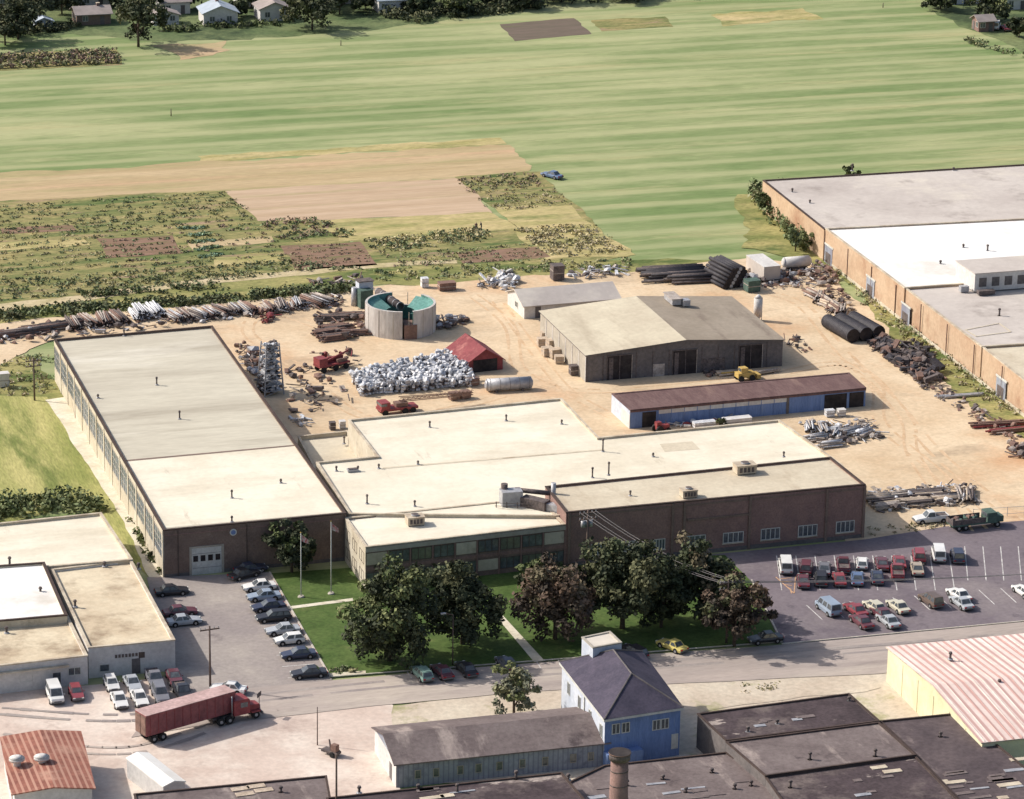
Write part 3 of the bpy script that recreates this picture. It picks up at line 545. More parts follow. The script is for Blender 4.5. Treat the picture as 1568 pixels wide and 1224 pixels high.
mb=MB(); p=W(1030,462,5.9); mb.box((0,0,.5),(1.6,4.2,1.0),mSteel); mb.box((0,0,1.05),(2.0,4.6,.12),mWoodG); mb.box((1.6,-2,.4),(1.2,1.5,1),mSteel); mb.obj("roof_monitor_vent",None,p)
p=W(1160,492,0); mb=MB(); mb.cyl((0,0,1),(0,0,4.2),.75,.75,mWhiteW,16); mb.cyl((0,0,4.2),(0,0,4.8),.75,.15,mWhiteW,16); mb.cyl((0,0,.2),(0,0,1),.15,.7,mSteel,12)
for t in range(4): mb.cyl((.7*math.cos(t*1.57),.7*math.sin(t*1.57),0),(.7*math.cos(t*1.57),.7*math.sin(t*1.57),1.5),.06,.06,mSteel,6)
mb.obj("storage_silo",None,p)
b=Bd("blue_shed",W(1130,630,0)); hE=3.2
E=[(937,603),(1300,571),(1326,594),(965,628)]; block(b,E,hE,mBlue,mMaroon,mMaroon,.05,.3)
wf=Wall(W(965,628,hE),W(1326,594,hE)); ws=Wall(W(965,628,hE),W(937,603,hE))
ws.slab(b["end_wall"],0,ws.L,0,hE-.2,.04,mBlueW); ws.slab(b["end_wall"],ws.L*.0,ws.L*.45,0,2.4,.06,mWhiteW)
def seg(u): return wf.sz(u,620)[0]
wf.slab(b["openings"],seg(984),seg(1005),.1,2.6,.04,mOpen); wf.slab(b["openings"],seg(1262),seg(1296),.1,2.6,.04,mOpen); wf.slab(b["openings"],seg(1300),seg(1322),.1,2.6,.04,mOpen)
wf.slab(b["white_band"],seg(1008),seg(1204),2.1,2.75,.05,mWhiteW)
wf.slab(b["white_band"],seg(1204),seg(1208),0,2.9,.1,mDkW)
for k in range(10): 
    a=seg(1008)+(seg(1204)-seg(1008))*k/10; wf.slab(b["battens"],a,a+.1,0,2.9,.09,mBlue)
wf.slab(b["fascia"],0,wf.L,hE-.4,hE-.13,.15,mMaroon)
b.done()
def gb(name,fl,fr,depth,h,rise,wall,roof,lateral=True,**k):
    a=W(*fl,h);c=W(*fr,h); d=(c-a); d.z=0; n=Vector((-d.y,d.x,0)).normalized()*depth
    bb=Bd(name,(a+c)/2)
    if lateral: gable(bb,a,d,n,h,rise,wall,roof,**k)
    else: gable(bb,a,n,d,h,rise,wall,roof,**k)
    return bb,a,c,n
b,a,c,n=gb("storage_shed",(803,469),(948,457),9,2.4,1.6,mWhiteW,mRoofG)
wl=Wall(a,a+n); wl.win(b,3.5,4.8,1,2,1,1); wf=Wall(a,c); wf.slab(b["door"],2,3,0,2.1,.06,mDkW); b.done()
b,a,c,n=gb("red_roofed_shed",(716,556),(770,550),8.5,1.9,2.0,mRedM,mRedRoof,False)
wf=Wall(a,c); wf.slab(b["doorway"],1,wf.L-1,0,2.2,.05,mOpen); b.done()
# round tank
ct=W(613,505,0); b=Bd("open_round_tank",ct); ro,ri,ht=6.0,5.6,4.9; n=60
camang=math.degrees(math.atan2(CAM.y-ct.y,CAM.x-ct.x))
def q(r,t,z): return (ct.x+r*math.cos(t),ct.y+r*math.sin(t),z)
for i in range(n):
    t0=2*math.pi*i/n;t1=2*math.pi*(i+1)/n; tm=math.degrees((t0+t1)/2); dd=(tm-camang-12+180)%360-180; db=(tm-camang+180+10+180)%360-180
    if abs(dd)<11: continue
    zt=ht if abs(db)>26 else ht*.55
    b["tank_wall"].poly([q(ro,t0,0),q(ro,t1,0),q(ro,t1,zt),q(ro,t0,zt)],mConcT); b["lining"].poly([q(ri,t0,0),q(ri,t1,0),q(ri,t1,zt),q(ri,t0,zt)],mTeal)
    b["rim"].hexa([q(ri,t0,zt),q(ro,t0,zt),q(ro,t1,zt),q(ri,t1,zt)],[q(ri,t0,zt+.08),q(ro,t0,zt+.08),q(ro,t1,zt+.08),q(ri,t1,zt+.08)],mConcT)
for i in range(14):
    t0=2*math.pi*i/14+.2; b["ribs"].cyl(q(ro,t0,0),q(ro,t0,ht),.06,.06,mShedL,5)
for s,(da,db_) in ((1,(24,140)),(-1,(-150,-8))):
    N=14
    for k in range(N):
        ta=math.radians(camang+12+da+(db_-da)*k/N); tb=math.radians(camang+12+da+(db_-da)*(k+1)/N)
        b["segment_cover"].poly([q(ri,ta,ht-.35),q(ri,tb,ht-.35),q(2.4,tb,ht-1.5),q(2.4,ta,ht-1.5)],mTeal)
b["floor"].poly([q(ri,2*math.pi*i/n,.3) for i in range(n)],mDkM)
b["door_bay"].box((ct.x+.3,ct.y-4.6,1.3),(2.2,3,2.6),mRustM,-.1)
# inclined conveyor drum running from the tank back-left
c0=Vector((ct.x+.4,ct.y+1.5,ht-1.2)); c1=Vector((ct.x-1.4,ct.y+9.5,ht-.8)); dcv=(c1-c0)
b["conveyor"].cyl(c0,c1,.7,.7,mDkM,14)
for o in(-.7,.7): b["conveyor"].cyl((c1.x+o,c1.y-1,0),(c1.x+o,c1.y-1,ht-1),.12,.12,mDkM,6)
for o in range(6): t=o/5.2; b["conveyor"].cyl(c0+dcv*t,c0+dcv*(t+.015),.76,.76,mSteel,14)
b.done()
mb=MB(); mb.box((0,0,1.6),(2.4,2,3.2),mGrnM,.2); mb.box((.4,1.6,2.2),(2.6,1.8,4.2),mBlueW,.1); mb.cyl((-1.6,.8,0),(-1.6,.8,3.4),.6,.5,mSteel,12); mb.box((1.8,-.4,.9),(1.6,1.4,1.6),mDkM,.4); mb.box((.4,1.6,4.35),(2.9,2.1,.15),mDkM,.1); mb.obj("hopper_machine",None,W(558,470,0))
# ---------------- right factory -----------------
hK=6
b=Bd("neighbouring_factory",W(1500,450,0))
block(b,[(1168,276),(1262,351),(1900,322),(1900,232)],hK,mOr,mRoofG,mCopeD,.2)
block(b,[(1264,350),(1385,441),(1900,404),(1900,318)],hK+.25,mOr,mRoofW,mCope,.25)
block(b,[(1385,440.5),(1503,531),(1900,505),(1900,404)],hK+.1,mOr,mRoofG,mCope,.25)
block(b,[(1503,530.5),(1700,686),(1900,675),(1900,505)],hK,mOr,mRoofT,mCope,.25)
wl=Wall(W(1264,350,hK+.25),W(1503,531,hK+.25))
for (u,v) in [(1269,387),(1333,436),(1387,478),(1533,592)]:
    s,_=wl.sz(u,v); wl.slab(b["loading_doors"],s-1.9,s+1.9,0.1,3.4,.07,mGreyS); wl.slab(b["loading_doors"],s-1.4,s+1.2,.2,2.2,.09,mDkM); wl.slab(b["door_lintels"],s-2.2,s+2.2,3.4,3.7,.1,mFrame)
wl.slab(b["wall_base"],2,wl.L*1.6,0,.7,.05,mBlock)
for k in range(10):
    s=k*wl.L*1.6/10; wl.slab(b["downpipes"],s,s+.12,0,5.7,.1,mRustM)
b.done()
mb=MB(); p=W(1530,434,6); mb.box((0,0,1.7),(13,8,3.2),mWhiteW); mb.box((0,0,3.35),(13.3,8.3,.12),mRoofG); mb.box((-8,-3,.5),(1.5,1,1),mSteel); mb.box((-5,-5.5,.4),(3,1,.7),mDkM)
for k in range(5): mb.box((-5+k*2.4,-4.03,1.7),(1.4,.04,1.6),mDkW)
mb.obj("rooftop_plant_room",None,p)
for t in [(1475,380,.5,6.2),(1440,405,.5,6.2),(1460,262,.5,6),(1305,262,1.2,6),(1530,485,1.2,6),(1512,385,1,6.2),(1240,312,.5,6),(1497,445,.6,6),(1213,295,.6,6)]: pipe(*t)
mb=MB(); 
for pts in ([(1478,505),(1530,495)],[(1530,495),(1548,508)],[(1495,515),(1548,508)],[(1478,505),(1495,515)]):
    a=W(*pts[0],5.95);c=W(*pts[1],5.95); d=c-a; mb.box((a+c)/2,(d.length,.2,.03),mRoofT,math.atan2(d.y,d.x))
mb.obj("roof_walkway_marks")
# ---------------- left small buildings -----------------
hC=4.3
b=Bd("commercial_building",W(120,950,0))
block(b,[(-200,820),(-10,802),(155,785),(203,857),(22,872),(-200,890)],hC+.2,mBlock,mRoofC,mCope,.35)
block(b,[(-200,880),(68,861),(103,942),(-200,968)],hC+.6,mBlock,mRoofW,mCopeD,.3)
block(b,[(78,872),(201,857),(268,980),(135,992)],hC,mWhiteW,mRoofS,mCope,.35)
block(b,[(-200,965),(103,941),(134,1004),(-200,1042)],hC-.3,mWhiteW,mRoofS,mCope,.3)
w1=Wall(W(135,992,hC),W(268,980,hC)); w2=Wall(W(134,1004,hC-.3),W(0,1019,hC-.3))
for u0,v0,u1,v1 in [(153,1030,167,1017),]:
    a,z0=w1.sz(u0,v0); c,z1=w1.sz(u1,v1); w1.win(b,a,c,max(z0,.8),z1,1,1,mFrame,mGlass,.08)
a,z0=w1.sz(208,1032); w1.slab(b["door"],a-.5,a+.6,.1,2.2,.06,mDkW); a,z0=w1.sz(217,1003); w1.slab(b["sign_board"],a-.4,a+.4,z0-.4,z0+.4,.05,mFrameD)
for k in range(7):
    a,z0=w1.sz(178+k*5.2,1005-k*.5); w1.slab(b["sign_letters"],a-.17,a+.13,z0-.25,z0+.2,.05,mDkM)
for u,v in [(40,1038),(114,1028)]:
    a,z=w2.sz(u,v); w2.win(b,a-.8,a+.8,z-.5,z+.5,2,1,mFrame,mGlass,.08)
a,z=w2.sz(87,1040); w2.slab(b["door"],a-.5,a+.5,.1,2.1,.06,mGlass); a,z=w2.sz(45,1003); w2.slab(b["awning"],a-5,a+6,3.0,3.1,.7,mCope)
b.done()
for t in [(115,930,.8,4.3),(212,872,.7,4.3),(62,910,.8,4.5),(10,970,.7,4),(160,868,.5,4.3),(15,870,1.4,4.5)]: pipe(*t)
# ---------------- foreground buildings -----------------
b,a,c,n=gb("long_shed",(607,1170),(930,1137),10.8,3.2,1.5,mGreyS,mRoofL)
wf=Wall(a,c); wl=Wall(a,a+n)
wl.slab(b["end_wall"],0,wl.L,0,3.1,.04,mWhiteW); wl.slab(b["door"],2,3.2,0,2.2,.07,mDkW)
for u in (640,668,705,733,765,800,835,878,905):
    s,z=wf.sz(u,1175-(u-607)*.1); wf.win(b,s-.35,s+.35,1.0,2.1,1,1,mShedL,mGlass,.08)
b.done()
hM=6.6
b=Bd("hip_roofed_house",W(960,1130,0)); m4=[W(*q_,hM) for q_ in((925,1103),(1047,1084),(984,998),(856,1014))]
cc=sum(m4,Vector())/4
for i in range(4): 
    p0,p1=m4[i],m4[(i+1)%4]; p0=cc+(p0-cc)*.95; p1=cc+(p1-cc)*.95
    b["walls"].poly([(p0.x,p0.y,0),(p1.x,p1.y,0),(p1.x,p1.y,hM),(p0.x,p0.y,hM)],mBlue if i==0 else mBlueW if i==3 else mBlue)
f=(m4[0]+m4[1])/2; k=(m4[2]+m4[3])/2; r1=f.lerp(k,.30)+Vector((0,0,3)); r2=f.lerp(k,.72)+Vector((0,0,3))
for pl in ([m4[0],m4[1],r1],[m4[1],m4[2],r2,r1],[m4[2],m4[3],r2],[m4[3],m4[0],r1,r2]): b["roof"].poly([Vector(q_)+Vector((0,0,.05)) for q_ in pl],mRoofHip)
b["eaves"].hexa([q_-Vector((0,0,.3)) for q_ in m4],m4,mFrame)
for pa,pb in ((m4[0],r1),(m4[1],r1),(m4[2],r2),(m4[3],r2),(r1,r2)): b["ridge_caps"].cyl(pa+Vector((0,0,.08)),pb+Vector((0,0,.08)),.1,.1,mDkW,5)
wf=Wall(cc+(m4[0]-cc)*.95,cc+(m4[1]-cc)*.95); wl=Wall(cc+(m4[0]-cc)*.95,cc+(m4[3]-cc)*.95)
for u,v in ((943,1115),(958,1113),(1005,1109),(1018,1107)):
    s,z=wf.sz(u,v); wf.win(b,s-.5,s+.5,z-.75,z+.55,2,1,mFrame,mGlass,.09)
s,z=wf.sz(1033,1135); wf.slab(b["door"],s-.45,s+.45,z-1,z+1,.06,mFrame)
s,z=wf.sz(940,1150); wf.slab(b["annex"],s-1.4,s+3.4,0,2.2,1.2,mBlue)
for k in range(4): wl.win(b,wl.L*(k+.3)/4-.5,wl.L*(k+.3)/4+.5,3.6,5.2,2,1,mFrame,mGlass,.08)
wl.slab(b["downpipes"],wl.L*.45,wl.L*.45+.2,0,6.2,.15,mFrame)
block(b,[(891,976),(934,967),(952,984),(908,992)],9.8,mBlueW,mRoofG,mShedL,.1,.25)
b.done()
def roofblk(name,px,h,roof,wall=mDkW,cope=mCopeD,par=.15):
    bb=Bd(name,W(px[0][0],px[0][1],0)); block(bb,px,h,wall,roof,cope,par,.2); bb.done()
roofblk("foundry_building",[(1068,1093),(1300,1062),(1347,1104),(1112,1134)],4.6,mRoofDD)
roofblk("foundry_building",[(1112,1136),(1346,1106),(1402,1156),(1172,1188)],4.9,mRoofL)
roofblk("foundry_building",[(1347,1104),(1468,1092),(1600,1200),(1640,1300),(1540,1300),(1402,1156)],4.3,mRoofD)
roofblk("foundry_building",[(1172,1190),(1402,1158),(1540,1300),(1250,1300)],4.7,mRoofDD)
roofblk("foundry_building",[(500,1222),(860,1183),(960,1300),(520,1300)],5.4,mRoofDD)
roofblk("foundry_building",[(862,1202),(925,1172),(1112,1152),(1172,1192),(1240,1300),(950,1300)],3.6,mRoofL)
roofblk("foundry_building",[(205,1216),(500,1188),(520,1300),(230,1300)],3.6,mRoofL)
for t in [(1145,1122,.6,4.6),(1240,1165,.9,4.9),(1300,1075,.5,4.6),(1340,1160,.9,4.9),(1210,1208,.9,4.7),(960,1205,.7,3.6),(1015,1195,.5,3.6),(1090,1185,.5,3.6),(700,1215,1,5.4),(790,1195,1,5.4),(550,1215,.7,5.4),(430,1215,.7,3.6),(1440,1130,.6,4.3),(1050,1215,.6,3.6),(1125,1210,.6,3.6),(1150,1205,.6,3.6),(640,1210,.5,5.4),(870,1195,.6,5.4),(1190,1110,.5,4.6)]: pipe(*t)
mb=MB()
for i in range(44):
    u,v,h=random.choice([(R(1140,1290),R(1080,1120),4.6),(R(1250,1440),R(1175,1220),4.7),(R(1450,1560),R(1150,1222),4.3),(R(900,1150),R(1190,1222),3.6),(R(600,850),R(1208,1222),5.4),(R(1440,1540),R(1180,1215),4.3)])
    p=W(u,v,h-.12); mb.box((p.x,p.y,h-.1),(R(1.0,3.2),R(.3,1.0),.06),random.choice([mCope,mRoofL,mRoofL,mSteel]),R(-.05,.05))
mb.obj("roof_patches")
mb=MB()
for u0,v0,h in [(368,1208,3.6),(392,1204,3.6),(404,1210,3.6),(375,1216,3.6)]:
    p=W(u0,v0,h-.1); mb.box((p.x,p.y,h-.08),(2.2,1,.05),mWood,.05)
mb.obj("plywood_sheets")
p=W(944,1330,0); b=Bd("smokestack",p)
r=ray(944,1152); t=((p.y-CAM.y)/r.y); ztop=CAM.z+r.z*t
b["shaft"].cyl(p,(p.x,p.y,ztop-.8),1.25,1.0,mBrickD,24); b["collar"].cyl((p.x,p.y,ztop-.9),(p.x,p.y,ztop-.05),1.22,1.22,mDkM,24,True,mOpen); b["rim"].cyl((p.x,p.y,ztop-.12),(p.x,p.y,ztop),1.3,1.3,mRustM,24,True,mOpen)
for k in range(1,8): b["bands"].cyl((p.x,p.y,ztop*k/8.3),(p.x,p.y,ztop*k/8.3+.12),1.27-.03*k,1.27-.03*k,mDkM,24)
b.done()
hO=4.7
b=Bd("ribbed_roof_building",W(1450,1060,0)); bl=W(1360,993,hO); dr=W(1800,950,hO)-bl; nn=Vector((dr.y,-dr.x,0)).normalized(); dep=(W(1512,1137,hO)-bl).length
gable(b,bl,Vector((dr.x,dr.y,0)),nn*dep,hO,1.1,mYel,mRibP,.25,mRibP,mCope)
wl=Wall(bl,bl+nn*dep); 
for k in range(1,6): wl.slab(b["wall_ribs"],wl.L*k/6,wl.L*k/6+.12,0,hO-.2,.06,mYel)
du=dr.normalized(); du.z=0
for i in range(int(dr.length/1.25)):
    o=bl+du*(i*1.25+.3); o.z=0
    for s0_ in(0,1):
        a=o+nn*dep*s0_; c=o+nn*dep*.5; a.z=hO+.2; c.z=hO+1.1+.2; b["roof_ribs"].cyl(a,c,.07,.07,mRibP,4,False)
b.done()
pipe(1455,1010,.8,5.9); pipe(1530,1050,.6,5.7)
b,a,c,n=gb("metal_roofed_shed",(22,1216),(141,1207),16,4.2,.5,mWhiteW,mRust,False,roof2=mRust)
wl=Wall(a,a+n)
for k in range(3): wl.slab(b["windows"],3+k*4,5.2+k*4,1.6,2.8,.06,mGlass)
b.done()
for u,v in((26,1170),(64,1168)):
    p=W(u,v,4.7); mb=MB(); mb.cyl((0,0,-.3),(0,0,.5),.45,.45,mWhiteW,14); mb.cyl((0,0,.5),(0,0,.8),.95,.95,mWhiteW,16); mb.cyl((0,0,.8),(0,0,1.1),.95,.3,mWhiteW,16); mb.obj("roof_ventilator",None,p)
b,a,c,n=gb("small_white_hut",(250,1206),(283,1198),9.5,2.6,.4,mWhiteW,mRoofW,False,ov=.1); b.done()
# ---------------- houses -----------------
def house(u,v,wd,dp,h,rise,rot,wall,roof,chim=True,garage=False):
    p=W(u,v,0); b=Bd("suburban_house",p); d=Vector((math.cos(rot),math.sin(rot),0)); n=Vector((-d.y,d.x,0)); P=p-d*wd/2-n*dp/2
    gable(b,P,d*wd,n*dp,h,rise,wall,roof,.5)
    for wl,L in ((Wall(P,P+d*wd),wd),(Wall(P,P+n*dp),dp)):
        k=max(2,int(L/3))
        for i in range(k):
            c=L*(i+.5)/k
            if i==1 and L==wd: wl.slab(b["door"],c-.5,c+.5,0,2.1,.06,mDkW)
            else: wl.win(b,c-.6,c+.6,1,2.2,2,1,mFrame,mGlass,.08)
    if chim: q_=p+d*wd*.2; b["chimney"].box((q_.x,q_.y,h+rise*.8),(.7,.7,1.8),mBrickD); b["chimney"].box((q_.x,q_.y,h+rise*.8+.95),(.85,.85,.12),mCope)
    b.done()
mShB=mat("blue_shingle",S(180,190,200,.85),S(166,176,186,.85),s=.5,fs=2,fa=.1); mShG=mat("grey_shingle",S(176,164,158,.8),S(156,146,140,.8),s=.5,fs=2,fa=.1)
house(334,34,7.6,8,3,1.6,math.pi/2-.05,mWhiteW,mShB); house(140,34,8,6.5,2.6,1.2,0,mBrick,mShG); house(416,28,6.5,7,3,1.4,math.pi/2,mWhiteW,mShG); house(600,16,8,6,3.2,1.4,0,mWhiteW,mShB)
house(66,44,2.6,4,2,.8,math.pi/2,mBlueW,mShB,False); house(252,36,4,6,2.4,1,math.pi/2,mWhiteW,mShG,False); house(150,6,10,7,3,1.6,0,mWhiteW,mShG); house(265,18,7,6,3,1.4,0,mWhiteW,mShG); house(390,6,9,7,3,1.5,0,mWhiteW,mShB); house(1505,46,4,4,2.6,1,0,mBrickD,mShG,False); house(1556,10,9,7,3,1.4,0,mWhiteW,mShB); house(20,6,9,7,3,1.4,0,mBrick,mShG); house(520,2,9,7,3,1.4,0,mWhiteW,mShG); house(1470,2,9,7,3,1.4,0,mBlueW,mShG)
# ---------------- vehicles -----------------
mPaint0=mat("car_paint",(.5,.5,.5),(.45,.45,.45))
def paint(n,c): return mat("paint_"+n,c,tuple(x*.85 for x in c),s=.5,fs=2,fa=.06,rough=.3,spec=.6)
PT={'w':paint("white",(.74,.73,.7)),'s':paint("silver",(.42,.44,.46)),'lb':paint("pale_blue",(.3,.36,.44)),'k':paint("black",(.032,.031,.037)),'n':paint("navy",(.045,.053,.09)),'r':paint("red",(.28,.06,.07)),'m':paint("maroon",(.14,.048,.06)),'g':paint("seafoam",(.2,.31,.27)),'y':paint("yellow",(.68,.56,.18)),'t':paint("tan",(.42,.35,.27)),'c':paint("cream",(.6,.56,.44)),'b':paint("blue",(.13,.19,.32)),'br':paint("brown",(.14,.1,.08)),'gr':paint("grey",(.2,.2,.22)),'dg':paint("dark_green",(.04,.07,.055))}
SP={'sedan':(4.7,.89,.86,1.38,-1.5,-.95,.15,.95),'hatch':(4.1,.84,.88,1.38,-1.95,-1.5,.2,.9),'wagon':(4.8,.89,.9,1.45,-2.25,-1.95,.2,.95),'van':(4.9,.94,1.05,1.9,-2.38,-2.28,1.1,1.75),'suv':(4.6,.92,1.0,1.72,-2.2,-2.05,.3,.95),'pickup':(5.2,.95,.98,1.68,-.55,-.42,.5,1.1)}
def inq(P,f,e):
    c=sum(P,Vector())/4; n=(P[1]-P[0]).cross(P[3]-P[0]).normalized()
    return [c+(p-c)*f+n*e for p in P]
CM={}
def carmesh(kind):
    if kind in CM: return CM[kind]
    L,w,zb,zt,a0,a1,a2,a3=SP[kind]; m=MB(); m.mi(mPaint0); h=L/2
    tail=zb-.04; hood=zb-.08 if kind!='van' else zb
    rings=[(-h,.45,tail-.18,w*.88),(-h+.1,.3,tail-.02,w*.95),(-h+.5,.26,tail,w),(a3,.26,zb,w),(h-.5,.26,hood-.04,w*.98),(h-.12,.3,hood-.12,w*.94),(h,.42,hood-.28,w*.86)]
    rv=[]
    for x,z0,z1,ww in rings:
        zm=z0+(z1-z0)*.6; rv.append([Vector(q_) for q_ in((x,-ww*.93,z0),(x,-ww,zm),(x,-ww*.9,z1),(x,ww*.9,z1),(x,ww,zm),(x,ww*.93,z0))])
    for i in range(len(rv)-1):
        for j in range(6): m.poly([rv[i][j],rv[i+1][j],rv[i+1][(j+1)%6],rv[i][(j+1)%6]],mPaint0)
    m.poly(rv[0],mPaint0); m.poly(rv[-1],mPaint0)
    bw,tw=w*.87,w*.7
    if kind=='van': tw=w*.8
    Bt=[Vector((a0,-bw,zb-.03)),Vector((a3,-bw,zb-.03)),Vector((a3,bw,zb-.03)),Vector((a0,bw,zb-.03))]; Tp=[Vector((a1,-tw,zt)),Vector((a2,-tw,zt)),Vector((a2,tw,zt)),Vector((a1,tw,zt))]
    m.hexa(Bt,Tp,mPaint0)
    m.poly([q_+Vector((0,0,.012)) for q_ in inq(Tp,.96,0)],mPaint0)
    fr=[Bt[1],Bt[2],Tp[2],Tp[1]]; re=[Bt[3],Bt[0],Tp[0],Tp[3]]; m.poly(inq(fr,.86,.012),mGlass); m.poly(inq(re,.82,.012),mGlass)
    ns=2 if kind in('sedan','hatch') else (1 if kind=='pickup' else 3)
    for s in(0,1):
        b0,b1,t1,t0=(Bt[0],Bt[1],Tp[1],Tp[0]) if s==0 else (Bt[2],Bt[3],Tp[3],Tp[2])
        for k in range(ns):
            q_=[b0.lerp(b1,k/ns),b0.lerp(b1,(k+1)/ns),t0.lerp(t1,(k+1)/ns),t0.lerp(t1,k/ns)]
            m.poly(inq(q_,.8,.012),mGlass)
    for x in(-h+.95,h-.95):
        for s in(-1,1):
            m.cyl((x,s*(w-.2),.33),(x,s*(w+.01),.33),.4,.4,mOpen,14); m.cyl((x,s*(w-.2),.31),(x,s*(w+.03),.31),.32,.32,mTyre,14); m.cyl((x,s*w,.31),(x,s*(w+.045),.31),.17,.17,mHub,10)
    m.box((h-.02,0,.45),(.16,w*1.8,.16),mTrim); m.box((-h+.02,0,.45),(.16,w*1.8,.16),mTrim)
    m.box((h-.02,0,.6),(.06,w*1.0,.12),mTrim)
    for s in(-1,1): m.box((h-.03,s*w*.66,.62),(.1,.3,.13),mLampW); m.box((-h+.01,s*w*.66,.66),(.08,.32,.14),mLampR); m.box((a3-.35,s*(w+.06),zb+.08),(.12,.16,.1),mPaint0)
    m.box((0,0,.3),(L-.3,w*1.7,.12),mTyre)
    if kind=='pickup':
        m.box((-h+1.0,0,zb-.02),(1.85,w*1.6,.04),mDkM)
        for s in(-1,1): m.box((-h+1.0,s*w*.86,zb+.05),(1.95,.1,.14),mPaint0)
        m.box((-h+.08,0,zb+.05),(.08,w*1.7,.14),mPaint0)
    CM[kind]=m.mesh("car_body_"+kind); return CM[kind]
def car(u,v,c,kind='sedan',hd=0,z=.11,name=None):
    p=W(u,v,z); nm=name or {'van':'parked_van','pickup':'parked_pickup_truck','suv':'parked_suv'}.get(kind,'parked_car')
    o=bpy.data.objects.new(nm,carmesh(kind)); o.location=p; o.rotation_euler=(0,0,math.radians(hd+R(-2.5,2.5))); bpy.context.collection.objects.link(o)
    o.material_slots[0].link='OBJECT'; o.material_slots[0].material=PT[c]
for u,v,c,k in [(397,903,'w','sedan'),(404,918,'lb','sedan'),(411,934,'n','sedan'),(419,950,'k','wagon'),(433,970,'s','sedan'),(443,985,'w','hatch'),(457,1007,'n','sedan'),(473,1036,'k','sedan')]: car(u,v,c,k,180)
for u,v,c in [(263,910,'k'),(276,942,'m'),(282,956,'s')]: car(u,v,c,'sedan',0)
car(374,884,'k','sedan',20); car(384,876,'n','sedan',10)
for u,v,c,k in [(84,1070,'w','van'),(117,1067,'r','hatch'),(171,1053,'w','hatch'),(203,1052,'s','sedan'),(237,1046,'gr','pickup'),(267,1043,'m','sedan'),(183,1078,'w','sedan'),(214,1075,'w','sedan'),(246,1070,'gr','suv'),(280,1066,'k','pickup')]: car(u,v,c,k,270)
car(350,1060,'w','sedan',150,.14)
for u,v,c,k in [(646,1037,'g','wagon'),(677,1034,'m','sedan'),(714,1030,'k','sedan'),(776,1022,'n','sedan')]: car(u,v,c,k,95,.14)
car(970,1003,'k','wagon',110,.14); car(1029,994,'y','sedan',118,.14); car(1172,983,'k','sedan',178,.14)
for u,v,c,k in [(1203,873,'w','van'),(1234,875,'m','suv'),(1262,876,'gr','sedan'),(1291,871,'m','pickup'),(1320,868,'w','hatch'),(1350,868,'m','sedan'),(1377,866,'r','sedan'),(1407,857,'r','suv'),(1437,855,'w','van'),(1466,857,'n','suv')]: car(u,v,c,k,R(68,75))
for u,v,c,k in [(1230,895,'m','sedan'),(1257,892,'k','suv'),(1285,892,'r','sedan'),(1313,891,'b','sedan'),(1343,889,'n','sedan'),(1374,881,'r','pickup'),(1404,876,'t','sedan')]: car(u,v,c,k,R(68,75))
for u,v,c,k in [(1268,937,'lb','van'),(1319,957,'m','sedan'),(1360,956,'s','sedan'),(1310,939,'r','sedan'),(1338,934,'c','hatch'),(1375,934,'c','sedan'),(1425,925,'br','suv'),(1468,916,'w','sedan'),(1472,928,'s','sedan'),(1568,911,'w','sedan'),(1350,945,'m','sedan')]: car(u,v,c,k,96)
car(845,272,'b','sedan',120,.05); car(1425,799,'w','pickup',178); 
car(1505,42,'w','sedan',60,.05); car(1540,46,'r','sedan',80,.05); car(275,14,'w','sedan',80,.05); car(1525,44,'w','van',60,.05)
mb=MB()
mb.box((0,0,.9),(7.2,2.2,.25),mGrnM); mb.box((2.7,0,1.6),(1.5,2.1,1.5),mGrnM); mb.box((2.65,0,2.0),(1.56,1.8,.5),mGlass); mb.box((4,0,1.2),(1.3,1.8,.9),mGrnM); mb.box((-1,1.05,1.4),(5.4,.08,.8),mDkM); mb.box((-1,-1.05,1.4),(5.4,.08,.8),mDkM); mb.box((-3.65,0,1.4),(.08,2.1,.8),mDkM)
for x in(-2.6,-1.5,3.6):
    for s in(-1,1): mb.cyl((x,s*.75,.48),(x,s*1.08,.48),.48,.48,mTyre,14); mb.cyl((x,s*1.05,.48),(x,s*1.1,.48),.2,.2,mHub,8)
for i in range(14): mb.rock((R(-3.2,1.2),R(-.8,.8),R(1.2,1.7)),R(.4,.7),random.choice([mDkM,mRustM,mGrnM]))
p=W(1488,808,.1); mb.obj("flatbed_truck",None,p,.05)
ra=W(216,1137,.14); rb=W(352,1098,.14); d=rb-ra; hd=math.atan2(d.y,d.x); Lt=d.length
b=MB(); mTrl=mat("trailer_red",(.24,.08,.082),(.18,.064,.068),s=.6,fs=2,fa=.2,rough=.5); mTrT=mat("trailer_roof",(.5,.35,.33),(.38,.26,.24),s=.4,fs=2,fa=.2)
b.box((Lt/2,0,2.55),(Lt,2.5,2.75),mTrl); b.box((Lt/2,0,3.95),(Lt+.04,2.54,.06),mTrT)
for i in range(int(Lt/1.2)): b.box((.6+i*1.2,-1.27,2.55),(.06,.05,2.6),mRedM); b.box((.6+i*1.2,1.27,2.55),(.06,.05,2.6),mRedM)
b.box((-.03,-.6,2.5),(.06,1.1,2.5),mRustM); b.box((-.03,.6,2.5),(.06,1.1,2.5),mRustM); b.box((Lt/2,0,1.05),(Lt-.4,1.2,.25),mDkM)
for x in(1.2,2.5,Lt-1.6,Lt-.5):
    for s in(-1,1): b.cyl((x,s*.6,.52),(x,s*1.2,.52),.52,.52,mTyre,16); b.cyl((x,s*1.18,.52),(x,s*1.23,.52),.22,.22,mHub,8)
b.box((Lt-3,0,.7),(.15,1.6,1),mDkM)
b.obj("semi_trailer",None,ra,hd)
c=MB(); c.box((0,0,.75),(6.2,.9,.3),mDkM); c.box((.6,0,1.9),(2.2,2.3,1.9),mRedM)
